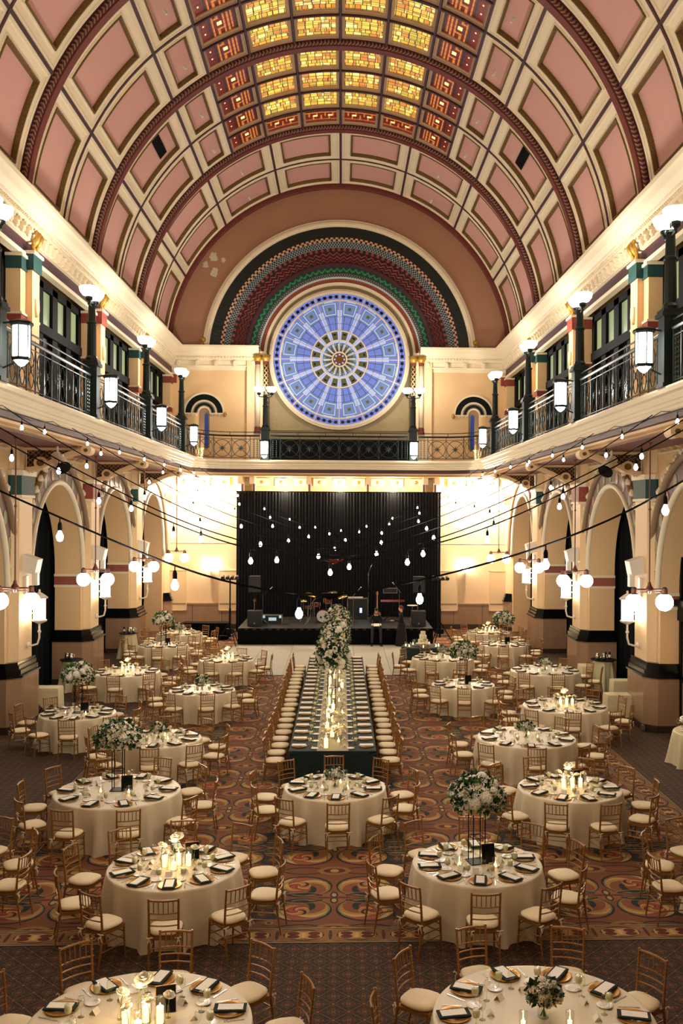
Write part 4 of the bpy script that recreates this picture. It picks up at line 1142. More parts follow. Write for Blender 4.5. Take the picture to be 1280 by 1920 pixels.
for k in range(8): a = 2*PI*k/8; b.cur = 1; b.add([(0.24*math.cos(a)+dx, -0.008, 0.24*math.sin(a)+dz) for dx, dz in ((-.04, -.04), (.04, -.04), (.04, .04), (-.04, .04))], [(0, 1, 2, 3)])
b.obj('hub_glass', ['g_amber', 'g_blue2'], ro)
b = MB()
for r, w_ in ((0.36, 0.035), (0.955, 0.03), (1.42, 0.03), (2.96, 0.035)): b.arcband(0, 0, r-w_, r+w_, -0.07, 0.02, 0, 2*PI, 48)
b.obj('ring_tracery', 'cream', ro)
for k in range(16):
    a = SA*k; MB().path([(0.36*math.cos(a), -0.03, 0.36*math.sin(a)), (3.32*math.cos(a), -0.03, 3.32*math.sin(a))], 0.028, 4).obj('spoke', 'cream', ro)
b = MB().arcband(0, 0, 3.30, 3.42, -0.12, 0.1, 0, 2*PI, 64).arcband(0, 0, 3.42, 3.52, -0.05, 0.14, 0, 2*PI, 64); b.obj('window_frame', 'cream', ro)

# wall behind the camera and side tops
wf = struct('wall_front'); MB().box(-9.5, 9.5, YF-0.4, YF-0.2, 0, 23).obj('plaster', 'beige', wf)

# ---- rear wall sconces and floods under the balcony
for s in (-1, 1):
    t = empty('wall_sconce', (XA+s*6.25, YB-0.02, 3.15)); tag(t, 'lit sconce on the pale wall %s of the stage' % SIDE[s], 'wall lamp', 'sconces beside the stage')
    MB().lathe([(0.14, -0.30), (0.14, 0.30)], (0, -0.2, 0), 8).obj('lantern_glass', 'globe_glow', t)
    MB().lathe([(0.16, -0.34), (0.16, -0.30)], (0, -0.2, 0), 8).lathe([(0.17, 0.30), (0.17, 0.33), (0.05, 0.42)], (0, -0.2, 0), 8).tube((0, -0.2, -0.34), (0, -0.2, -0.6), 0.02).path([(0, -0.2, -0.6), (0, -0.15, -0.8), (0, 0, -0.8)], 0.02, 5).obj('frame', 'white_paint', t)
fx_ = ((-6.9, 'left corner'), (-2.6, 'left part of the stage'), (0.05, 'middle of the stage'), (2.6, 'right part of the stage'), (6.9, 'right corner'))
for x_, nm in fx_:
    corner = abs(x_) > 5
    yy = YB-1.15 if corner else YB-1.4
    t = empty('balcony_spotlight', (XA+x_, yy, 7.44)); tag(t, 'small cream floodlight under the rear balcony, '+nm, 'spotlight', 'floodlights under the rear balcony')
    MB().tube((0, 0, 0), (0, 0, -0.14), 0.015).lathe([(0.05, -0.34), (0.075, -0.2), (0.06, -0.14)], n=10).obj('housing', 'white_paint', t)
    if corner:
        point_light('flood_light', (0, 0.05, -0.6), P_FLOOD, WARM, 0.1, t)
    else:
        point_light('flood_light', (0, 0.0, -0.45), P_STAGE, WARM, 0.06, t)
# spotlights on the first brackets
for s in (-1, 1):
    p = (XA+s*7.3, RIBS[3]-0.55, 7.42)
    t = empty('theatre_spotlight', p, 0); tag(t, 'big cream theatre spotlight hanging below the %s balcony' % SIDE[s], 'spotlight', 'theatre spotlights')
    MB().tube((0, 0, 0), (0, 0, -0.22), 0.03).cbox((0, 0, -0.24), (0.3, 0.1, 0.05)).obj('yoke', 'white_paint', t)
    d = Vector((-s*0.55, -0.45, -0.72)).normalized(); a = Vector((0, 0, -0.3))
    b = MB(); b.path([a-d*0.16, a-d*0.12, a+d*0.08, a+d*0.10, a+d*0.36], [0.06, 0.13, 0.13, 0.17, 0.19], 14); b.obj('lamp_body', 'cream', t)
    MB().path([a+d*0.34, a+d*0.40], [0.195, 0.20], 14).obj('front_rim', 'black', t)
# ================================================================== chairs
M['gold_wood'] = mat('gold_lacquered_wood', '#96672f', 0.32, 0.25, noise=0.12, nscale=8)
M['gold_node'] = mat('pale_gold_ring', '#c79a5a', 0.3, 0.35)
M['cushion'] = mat('ivory_damask_cushion', '#e9d3a8', 0.6, noise=0.09, nscale=14)
M['ribbon'] = mat('ivory_ribbon', '#ead9b4', 0.6)
def bamboo(b, p, q, r0, r1, nodes, n=7):
    p, q = Vector(p), Vector(q); pts = [p]; rr = [r0]
    for t in nodes:
        r = r0+(r1-r0)*t
        for dt, k in ((-0.012, 1.0), (-0.008, 1.35), (0.008, 1.35), (0.012, 1.0)):
            pts.append(p.lerp(q, min(1, max(0, t+dt)))); rr.append(r*k)
    pts.append(q); rr.append(r1); b.path(pts, rr, n); return b
def curvebar(x, y0, z, r, bow, n=6):
    return [(-x+2*x*i/n, y0-bow*math.sin(PI*i/n), z) for i in range(n+1)]
CB = {}   # chair pieces as lists of (name, mesh, loc)
def chair_parts(near=True):
    P = []
    sw = 0.195
    # cushion
    b = MB(); N = 20
    def outline(g): 
        o = []
        for i in range(N):
            a = 2*PI*i/N; c, q = math.cos(a), math.sin(a)
            ex = 0.62; x_ = (abs(c)**ex)*(1 if c > 0 else -1)*(0.195-0.012*(q < 0)+g); y_ = (abs(q)**ex)*(1 if q > 0 else -1)*(0.195+g); o.append((x_, y_))
        return o
    rows = []
    for g, z in ((-0.03, 0.445), (0.0, 0.452), (0.012, 0.470), (0.008, 0.490), (-0.02, 0.505), (-0.08, 0.512)): rows.append([(x, y, z) for x, y in outline(g)])
    V = [p for r in rows for p in r]; F = [(i*N+j, i*N+(j+1) % N, (i+1)*N+(j+1) % N, (i+1)*N+j) for i in range(len(rows)-1) for j in range(N)]+[tuple(range(N))[::-1], tuple(5*N+j for j in range(N))]
    b.add(V, F); P.append(('cushion', b.mesh('cushion', 'cushion', True)))
    b = MB().box(-0.19, 0.19, 0.155, 0.185, 0.405, 0.445).box(-0.18, 0.18, -0.19, -0.16, 0.405, 0.445).box(-0.195, -0.165, -0.18, 0.18, 0.405, 0.445).box(0.165, 0.195, -0.18, 0.18, 0.405, 0.445).box(-0.17, 0.17, -0.17, 0.17, 0.43, 0.445)
    P.append(('seat_frame', b.mesh('seat_frame', 'gold_wood')))
    for s in (-1, 1):
        P.append(('leg', bamboo(MB(), (s*0.185, 0.195, 0), (s*0.178, 0.172, 0.44), 0.011, 0.016, (0.35, 0.62)).mesh('leg', 'gold_wood')))
        b = MB(); bk = [(s*0.180, -0.255, 0), (s*0.180, -0.185, 0.42), (s*0.180, -0.20, 0.62), (s*0.184, -0.235, 0.935)]
        bamboo(b, bk[0], bk[1], 0.011, 0.016, (0.4, 0.7)); bamboo(b, bk[1], bk[2], 0.016, 0.015, (0.1, 0.6)); bamboo(b, bk[2], bk[3], 0.015, 0.013, (0.12, 0.4, 0.62, 0.97))
        P.append(('leg', b.mesh('leg', 'gold_wood')))
    def bk_y(z): return -0.20-0.035*(z-0.62)/0.315 if z > 0.62 else -0.19
    P.append(('top_rail', MB().path(curvebar(0.184, bk_y(0.91), 0.91, 0, 0.03), 0.014, 6).mesh('top_rail', 'gold_wood')))
    for z in (0.745, 0.665, 0.585): P.append(('back_rail', MB().path(curvebar(0.180, bk_y(z), z, 0, 0.03), 0.009, 5).mesh('back_rail', 'gold_wood')))
    for i in range(5):
        x = -0.12+0.06*i; bw_ = 0.03*math.sin(PI*(x+0.18)/0.36)
        b = MB(); bamboo(b, (x, bk_y(0.745)-bw_, 0.745), (x, bk_y(0.91)-bw_, 0.91), 0.007, 0.007, (0.5,), 5)
        P.append(('spindle', b.mesh('spindle', 'gold_wood')))
    st = [((-0.183, 0.19, 0.30), (-0.180, -0.20, 0.30)), ((0.183, 0.19, 0.30), (0.180, -0.20, 0.30)), ((-0.184, 0.19, 0.20), (-0.180, -0.22, 0.20)), ((0.184, 0.19, 0.20), (0.180, -0.22, 0.20)),
          ((-0.183, 0.185, 0.34), (0.183, 0.185, 0.34)), ((-0.183, 0.188, 0.24), (0.183, 0.188, 0.24)), ((-0.18, -0.205, 0.30), (0.18, -0.205, 0.30))]
    for p, q in st: P.append(('stretcher', MB().tube(p, q, 0.008, n=5).mesh('stretcher', 'gold_wood')))
    for s in (-1, 1):
        b = MB(); c = Vector((s*0.18, -0.205, 0.43))
        for dx, dy, dz in ((0.05, -0.01, 0.012), (-0.045, -0.02, 0.01), (0.025, -0.01, -0.09), (-0.02, -0.02, -0.11)):
            b.path([c, c+Vector((dx*0.6, dy-0.015, dz*0.5+0.012)), c+Vector((dx, dy, dz))], [0.006, 0.008, 0.004], 4)
        b.path([c+Vector((0.018*math.cos(2*PI*i/6), 0.02*math.sin(2*PI*i/6), 0)) for i in range(6)], 0.006, 4, closed=True)
        P.append(('cushion_tie', b.mesh('cushion_tie', 'ribbon')))
    return P
def make_chair():
    t = empty('banquet_chair')
    for n_, me in chair_parts(): link(n_, me, t)
    return t
def make_chair_far():
    """same chair with its turned frame as one part"""
    t = empty('banquet_chair')
    P = chair_parts(); b = MB()
    for n_, me in P:
        if n_ in ('cushion', 'cushion_tie'): continue
        b.add([tuple(v.co) for v in me.vertices], [tuple(p.vertices) for p in me.polygons])
    link('cushion', P[0][1], t)
    o = b.obj('frame', 'gold_wood', t)
    return t
chair_near, chair_far = make_chair(), make_chair_far()
used_proto = {}
def place(proto, name_label, cat, group, loc, rz, scale=None):
    if proto.name not in used_proto:
        used_proto[proto.name] = 1; o = proto
        kids(o); o.location = loc; o.rotation_euler = (0, 0, rz)
        if scale: o.scale = (scale,)*3
    else:
        o = dup(proto, loc, rz, scale=scale)
    o['label'] = name_label; o['category'] = cat
    if group: o['group'] = group
    elif 'group' in o: del o['group']
    return o

# ================================================================== tableware prototypes
M['satin'] = mat('ivory_satin_cloth', '#dccba6', 0.42, noise=0.03, nscale=2, sheen=0.2)
M['charger'] = mat('gold_charger', '#b8812f', 0.28, 0.55)
M['napkin'] = mat('dark_green_velvet', '#0a2019', 0.85)
M['paper'] = mat('white_card', '#f0e9d6', 0.6)
M['china'] = mat('white_china', '#f1ead9', 0.15)
M['silver'] = mat('silver_cutlery', '#c9c3b4', 0.18, 0.95)
M['lemonade'] = mat('pale_lemon_water', '#dfdcab', 0.25)
def thin_glass(name, tint=(0.95, 0.95, 0.9)):
    m = bpy.data.materials.new(name); m.use_nodes = True; nt = m.node_tree
    for n in list(nt.nodes): nt.nodes.remove(n)
    o = nt.nodes.new('ShaderNodeOutputMaterial'); t = nt.nodes.new('ShaderNodeBsdfTransparent'); g = nt.nodes.new('ShaderNodeBsdfGlossy')
    t.inputs[0].default_value = (*tint, 1); g.inputs['Roughness'].default_value = 0.05
    f = nt.nodes.new('ShaderNodeLayerWeight'); f.inputs[0].default_value = 0.5
    pw_ = nt.nodes.new('ShaderNodeMath'); pw_.operation = 'POWER'; nt.links.new(f.outputs['Facing'], pw_.inputs[0]); pw_.inputs[1].default_value = 3.0
    ma = nt.nodes.new('ShaderNodeMath'); ma.operation = 'MULTIPLY_ADD'; nt.links.new(pw_.outputs[0], ma.inputs[0]); ma.inputs[1].default_value = 0.5; ma.inputs[2].default_value = 0.06
    mx = nt.nodes.new('ShaderNodeMixShader'); nt.links.new(ma.outputs[0], mx.inputs[0]); nt.links.new(t.outputs[0], mx.inputs[1]); nt.links.new(g.outputs[0], mx.inputs[2])
    nt.links.new(mx.outputs[0], o.inputs[0]); return m
M['glass'] = thin_glass('clear_glass')
ZT = 0.762
def single(b, name, mats, smooth=False): return b.obj(name, mats, None, smooth=smooth)
p_charger = single(MB().lathe([(0.0, 0.004), (0.085, 0.004), (0.10, 0.012), (0.155, 0.018), (0.165, 0.020), (0.165, 0.015), (0.10, 0.004), (0.06, 0.0)], n=24), 'charger_plate', 'charger', True)
NPR = [(-0.078, 0), (-0.082, 0.008), (-0.075, 0.017), (0.075, 0.017), (0.082, 0.008), (0.078, 0)]
p_napkin = single(MB().prism(NPR, 'y', -0.165, 0.155), 'napkin', 'napkin')
p_ivory = single(MB().prism([(q[0]*0.8, q[1]*1.5) for q in NPR], 'y', -0.15, 0.14), 'napkin', 'paper')
p_menu = single(MB().box(-0.056, 0.056, -0.135, 0.115, 0.0, 0.003), 'menu_card', 'paper')
p_bread = single(MB().lathe([(0.0, 0.004), (0.045, 0.004), (0.08, 0.014), (0.082, 0.012), (0.045, 0.0)], n=16), 'bread_plate', 'china', True)
b = MB().box(-0.008, 0.008, -0.115, -0.01, 0.002, 0.006); b.prism([(-0.010, -0.01), (0.010, -0.01), (0.009, 0.09), (0.0, 0.11), (-0.006, 0.09)], 'z', 0.002, 0.004); p_knife = single(b, 'knife', 'silver')
b = MB().box(-0.005, 0.005, -0.11, 0.03, 0.002, 0.005).box(-0.012, 0.012, 0.03, 0.05, 0.002, 0.005)
for q in (-0.010, -0.0035, 0.0035, 0.010): b.box(q-0.0018, q+0.0018, 0.05, 0.095, 0.002, 0.005)
p_fork = single(b, 'fork', 'silver')
b = MB().prism([(-0.04, 0), (0.0, 0.055), (0.002, 0.055), (-0.037, 0)], 'x', -0.045, 0.045).prism([(0.04, 0), (0.0, 0.055), (-0.002, 0.055), (0.037, 0)], 'x', -0.045, 0.045); p_card = single(b, 'place_card', 'paper')
def goblet_proto():
    t = empty('water_goblet')
    MB().lathe([(0.034, 0.0), (0.032, 0.004), (0.006, 0.010), (0.005, 0.055), (0.014, 0.066), (0.034, 0.085), (0.040, 0.115), (0.036, 0.160), (0.035, 0.162)], n=14).obj('glass', 'glass', t, smooth=True)
    MB().lathe([(0.0, 0.068), (0.028, 0.082), (0.037, 0.112), (0.035, 0.148), (0.0, 0.149)], n=12).obj('lemon_water', 'lemonade', t, smooth=True)
    return t
p_goblet = goblet_proto()
p_wine = single(MB().lathe([(0.034, 0.0), (0.032, 0.003), (0.004, 0.008), (0.004, 0.085), (0.020, 0.10), (0.036, 0.13), (0.036, 0.16), (0.028, 0.20)], n=14), 'wine_glass', 'glass', True)

def CL(th):
    """clock hour of an angle measured clockwise from the far side"""
    h = round((math.degrees(th) % 360)/30) % 12
    return ['twelve', 'one', 'two', 'three', 'four', 'five', 'six', 'seven', 'eight', 'nine', 'ten', 'eleven'][h]+" o'clock"
def on(center, th, lx, ly, z):
    rz = PI-th; c, s = math.cos(rz), math.sin(rz)
    return (center[0]+c*lx-s*ly, center[1]+s*lx+c*ly, z), rz

# tablecloth meshes
def cloth_mesh(R, seed, nf):
    rnd = random.Random(seed); N = 96; rows = []
    ph = [rnd.uniform(0, 6.28) for _ in range(3)]
    prof = [(R-0.05, 0.762), (R-0.01, 0.761), (R, 0.752), (R+0.006, 0.73), (R+0.012, 0.6), (R+0.02, 0.4), (R+0.035, 0.2), (R+0.05, 0.06), (R+0.06, 0.006)]
    for r, z in prof:
        t = max(0, (0.752-z)/0.752); row = []
        for i in range(N):
            a = 2*PI*i/N
            w_ = math.cos(nf*a+ph[0]+0.7*math.sin(2*a+ph[1])); w_ = max(0.0, w_)**1.4-0.25
            row.append(((r+0.15*t**0.8*w_+0.015*t*math.sin(5*a+ph[2]))*math.cos(a), (r+0.15*t**0.8*w_+0.015*t*math.sin(5*a+ph[2]))*math.sin(a), z))
        rows.append(row)
    b = MB(); V = [p for r in rows for p in r]; n = N
    F = [(i*n+j, i*n+(j+1) % n, (i+1)*n+(j+1) % n, (i+1)*n+j) for i in range(len(rows)-1) for j in range(n)]+[tuple(range(n))]
    b.add(V, F); return b
cloths = {}
def get_cloth(R, v):
    k = (R, v)
    if k not in cloths: cloths[k] = cloth_mesh(R, v*7+3, 13 if R < 1 else 15).mesh('tablecloth', 'satin', True)
    return cloths[k]

# ================================================================== flowers
M['petal'] = mat('ivory_petal', '#efe8cf', 0.55, noise=0.05, nscale=20)
M['petal_cream'] = mat('cream_petal', '#efe0b4', 0.55, noise=0.06, nscale=20)
M['leaf'] = mat('dark_green_leaf', '#1e3a16', 0.5, noise=0.4, nscale=6)
M['leaf2'] = mat('fresh_green_leaf', '#3f6a28', 0.5, noise=0.3, nscale=6)
M['stem'] = mat('green_stem', '#4a6a30', 0.5)
def rose_mesh(m_='petal'):
    b = MB()
    for L, (n, r, h, tilt) in enumerate(((3, 0.30, 0.66, 0.35), (4, 0.55, 0.62, 0.55), (5, 0.80, 0.52, 0.75), (6, 1.0, 0.34, 0.9))):
        for k in range(n):
            a0 = 2*PI*k/n+L*0.6; wd = 2*PI/n*0.75; rows = []
            for i in range(4):
                t = i/3; row = []
                for j in range(5):
                    u = (j/4-0.5)*wd*1.3; rr = r*(0.35+0.65*t**0.8)*(1+0.08*math.cos(u*3)); z = -0.3+(h+0.3)*t-(tilt*0.35*t*t)-abs(j/4-0.5)*0.25*t*t
                    row.append((rr*math.cos(a0+u), rr*math.sin(a0+u), z))
                rows.append(row)
            b.grid(rows)
    return b.mesh('white_rose', m_, True)
def hydrangea_mesh():
    b = MB(); rnd = random.Random(5)
    for i in range(60):
        z = 1-1.55*(i+0.5)/60; a = i*2.399963; r = math.sqrt(max(0, 1-z*z)); c = Vector((r*math.cos(a), r*math.sin(a), z))
        n = c.normalized(); u = n.orthogonal().normalized(); v = n.cross(u); q = rnd.uniform(0, 1.5)
        for k in range(4):
            d = u*math.cos(q+k*PI/2)+v*math.sin(q+k*PI/2); e = n.cross(d); c2 = n*0.88
            b.add([c2, c2+d*0.14+e*0.12+n*0.05, c2+d*0.28+n*0.07, c2+d*0.14-e*0.12+n*0.05], [(0, 1, 2, 3)])
    b.sphere((0, 0, 0), 0.86, 10, 8); return b.mesh('white_hydrangea', 'petal', False)
me_rose, me_rose2, me_hyd = rose_mesh(), rose_mesh('petal_cream'), hydrangea_mesh()
def leaves(b, pts, rnd, size):
    for c, n in pts:
        d = (n+Vector((rnd.uniform(-.7, .7), rnd.uniform(-.7, .7), rnd.uniform(-.7, .5)))).normalized(); u = d.orthogonal().normalized(); e = (u*math.cos(rnd.uniform(0, 6))+d.cross(u)*math.sin(rnd.uniform(0, 6))).normalized()
        L = size*rnd.uniform(0.7, 1.3); wd = L*rnd.uniform(0.26, 0.42); up = d.cross(e).normalized()*0.1*L
        b.cur = rnd.choice((0, 0, 1))
        b.add([c, c+d*L*0.5+e*wd+up, c+d*L, c+d*L*0.5-e*wd+up], [(0, 1, 2, 3)])
def bouquet(parent, c, rx, rz_, nbig, nleaf, nfill, size, seed, down=0.35, smallflow=0.012):
    """flower mass around the point c, children of parent"""
    rnd = random.Random(seed); c = Vector(c)
    def sp(k, n, jit=0.0):
        z = 1-(1+down)*(k+0.5)/n; a = k*2.399963+rnd.uniform(-jit, jit); r = math.sqrt(max(0.02, 1-z*z)); return Vector((r*math.cos(a), r*math.sin(a), z))
    def P(d, f): return c+Vector((d.x*rx*f, d.y*rx*f, d.z*rz_*f))
    b = MB(); pts = []
    for i in range(nleaf):
        d = sp(i, nleaf, 0.5); pts.append((P(d, rnd.uniform(0.55, 0.98)), d))
    b.sphere(c, 0.55*rx, 8, 6, (1, 1, rz_/rx))
    leaves(b, pts, rnd, size*1.5)
    o = b.obj('foliage', ['leaf', 'leaf2'], parent); o['kind'] = 'stuff'
    b = MB()
    for i in range(nfill):
        d = sp(i, nfill, 1.5); p = P(d, rnd.uniform(0.9, 1.18)); r = smallflow*rnd.uniform(0.6, 1.5)
        n = d.normalized(); u = n.orthogonal().normalized(); v = n.cross(u)
        for k in range(4):
            q = rnd.uniform(0, 1)
            dd = u*math.cos(q+k*PI/2)+v*math.sin(q+k*PI/2); e = n.cross(dd)*0.5
            b.add([p, p+(dd*1.0+e)*r+n*r*0.4, p+dd*2*r+n*r*0.6, p+(dd-e)*r+n*r*0.4], [(0, 1, 2, 3)])
    o = b.obj('filler_blossoms', 'petal', parent); o['kind'] = 'stuff'
    for i in range(nbig):
        d = sp(i, nbig, 0.4); me = (me_rose, me_hyd, me_rose2, me_rose, me_rose2)[(i+seed) % 5]
        q = d.to_track_quat('Z', 'Y').to_euler()
        k = size*(1.25 if me is me_hyd else 1.0)*rnd.uniform(0.8, 1.2)
        nm = 'white_hydrangea' if me is me_hyd else 'white_rose'
        o = link(nm, me, parent, P(d, 0.92), rot=q, scale=k)
def tall_arrangement(seed, h=0.72, rr=0.36, rz_=0.28, nbig=30):
    t = empty('tall_flower_stand')
    q = 0.09
    fr = MB().cbox((0, 0, 0.006), (0.26, 0.26, 0.012)); fr.obj('base_plate', 'black', t)
    for sx in (-1, 1):
        for sy in (-1, 1): MB().tube((sx*q, sy*q, 0), (sx*q, sy*q, h), 0.008, n=4).obj('post', 'black', t)
    b = MB()
    for z in (h, h*0.5): 
        b.box(-q-0.006, q+0.006, -q-0.006, -q+0.006, z-0.006, z+0.006).box(-q-0.006, q+0.006, q-0.006, q+0.006, z-0.006, z+0.006).box(-q-0.006, -q+0.006, -q, q, z-0.006, z+0.006).box(q-0.006, q+0.006, -q, q, z-0.006, z+0.006)
    b.obj('cross_frame', 'black', t)
    bouquet(t, (0, 0, h+rz_*0.75), rr, rz_, nbig, 620, 420, 0.074, seed, 0.5, 0.016)
    return t
def low_bouquet(seed):
    t = empty('flower_vase')
    MB().lathe([(0.055, 0.0), (0.06, 0.01), (0.06, 0.13), (0.062, 0.14)], n=16).obj('glass_vase', 'glass', t, smooth=True)
    b = MB(); rnd = random.Random(seed)
    for i in range(16): a = rnd.uniform(0, 6.28); r = rnd.uniform(0, 0.04); b.tube((r*math.cos(a), r*math.sin(a), 0.01), (-r*math.cos(a)*1.1, -r*math.sin(a)*1.1, 0.17), 0.005, n=4)
    o = b.obj('stems', 'stem', t); o['kind'] = 'stuff'
    bouquet(t, (0, 0, 0.22), 0.15, 0.12, 19, 200, 130, 0.050, seed, 0.45, 0.012)
    return t
tall_v = [tall_arrangement(11), tall_arrangement(12)]
low_v = [low_bouquet(21), low_bouquet(22)]
M['wax'] = mat('glowing_ivory_wax', '#f4e6c4', 0.5, emit=(1.0, 0.70, 0.36), estr=1.8)  # emission puts the flame's glow through the wax into the material
def candle_proto(h, r, g=True, light=0.0):
    t = empty('pillar_candle')
    MB().lathe([(r, 0.004), (r, h), (r*0.8, h-0.006), (0, h-0.008)], n=14).obj('wax', 'wax', t, smooth=False)
    MB().lathe([(0, h-0.004), (0.008, h+0.012), (0.004, h+0.03), (0.0, h+0.038)], n=8).obj('flame', 'flame', t, smooth=True)
    if g: MB().lathe([(r+0.018, 0.0), (r+0.02, h+0.09), (r+0.018, h+0.092)], n=16).obj('glass_cylinder', 'glass', t, smooth=True)
    return t
candle_a, candle_b, votive = candle_proto(0.16, 0.036), candle_proto(0.10, 0.036), candle_proto(0.035, 0.022)
votive.name = 'votive_candle'
def rose_vase():
    t = empty('bud_vase')
    MB().lathe([(0.025, 0.0), (0.03, 0.03), (0.014, 0.07), (0.012, 0.12), (0.016, 0.125)], n=12).obj('glass_vase', 'glass', t, smooth=True)
    MB().path([(0, 0, 0.01), (0.004, 0, 0.12), (0.02, 0, 0.21)], 0.003, 5).obj('stem', 'stem', t)
    link('white_rose', me_rose, t, (0.022, 0, 0.235), rot=(0, 0.3, 0), scale=0.058)
    return t
budvase = rose_vase()
def sign_proto():
    t = empty('table_sign')
    MB().cbox((0, 0.0, 0.13), (0.19, 0.012, 0.25), rx=-0.16).obj('black_panel', 'black', t)
    MB().cbox((0, 0.008, 0.131), (0.20, 0.010, 0.26), rx=-0.16).obj('gold_edge', 'charger', t)
    return t
sign = sign_proto()

# ================================================================== round tables
# code, centre pixel x, front edge pixel y, radius, seat offset (degrees), centrepiece, near?
TB = [
 ('L1', 258, None, 1.09, 12, 'C', 1), ('R1', 1021, None, 1.09, 7, 'B', 1),
 ('L2', 327, 1673, 0.915, 8, 'C', 1), ('R2', 895, 1665.5, 0.915, -7, 'A', 1),
 ('L3', 222, 1518, 1.10, -8, 'A', 1), ('R3', 1069.5, 1506.4, 0.93, 11, 'C', 1), ('CC', 628, 1503.8, 0.915, 0, 'B', 1),
 ('L4', 298, 1404, 0.93, 10, 'B', 1), ('R4', 987, 1404.8, 1.09, -6, 'B', 1), ('L5', 147, 1352, 0.915, 13, 'A', 1), ('R5', 1059.6, 1339.4, 1.08, -10, 'C', 1),
 ('L6', 379, 1305, 0.915, -6, 'B', 0), ('R6', 868, 1293.8, 0.915, -5, 'A', 0), ('L7', 237, 1270, 1.03, 14, 'C', 0), ('R7', 1022, 1267.7, 1.09, 18, 'B', 0),
 ('L8', 424.5, 1244, 0.915, -15, 'C', 0), ('R8', 830, 1242, 1.05, 18, 'B', 0), ('L9', 305.5, 1216, 0.915, 15, 'A', 0), ('R9', 943.5, 1214, 0.915, 0, 'A', 0),
 ('L10', 336, 1192, 0.915, 0, 'B', 0), ('R10', 915, 1190, 0.9, 0, 'C', 0)]
NEARW = ['nearest', 'second-nearest', 'third-nearest', 'fourth-nearest', 'fifth-nearest', 'sixth-nearest', 'seventh-nearest', 'eighth-nearest', 'ninth-nearest', 'farthest']
DIR8 = ['far side', 'far right', 'right side', 'near right', 'near side', 'near left', 'left side', 'far left']
centers = {}
SEATREF = {'L1': (326, 1757, 0.91), 'R1': (1062, 1742, 0.91), 'L2': (308, 1742, .5), 'R2': (906.6, 1731.6, .5), 'L3': (241, 1561, .5), 'R3': (1038.8, 1549, .5), 'CC': (631.7, 1557.5, .5),
           'L4': (273, 1443, .5), 'R4': (1005, 1443, .5), 'L5': (126, 1386, .5), 'R5': (1081.7, 1373, .5), 'L6': (386, 1331, .5), 'R6': (875, 1326.7, .5), 'L7': (208.4, 1298.8, .5),
           'R7': (1051, 1292, .5), 'L8': (442.8, 1262, .5), 'R8': (803, 1264, .5), 'L9': (289, 1237.8, .5), 'R9': (944.6, 1234.7, .5)}
n_chair = 0
rnd = random.Random(3)
def table_centre(code, px, yf, R):
    if yf is None:
        y = at(px, {'L1': 1821, 'R1': 1809.3}[code], 0.76).y-R
        return (at({'L1': 262, 'R1': 1021}[code], 963+8910/y, 0.76).x, y)
    y = at(px, yf, 0.76).y+R
    return (at(px, 963+1800*4.95/y, 0.76).x, y)
ALLC = [(table_centre(t_[0], t_[1], t_[2], t_[3]), t_[3], t_[0]) for t_ in TB]
CHP = []
def chair_free(p, own):
    for cc, rr_, cd in ALLC:
        if cd != own and math.dist(cc, p) < rr_+0.30: return False
    return all(math.dist(p, q) > 0.44 for q in CHP)
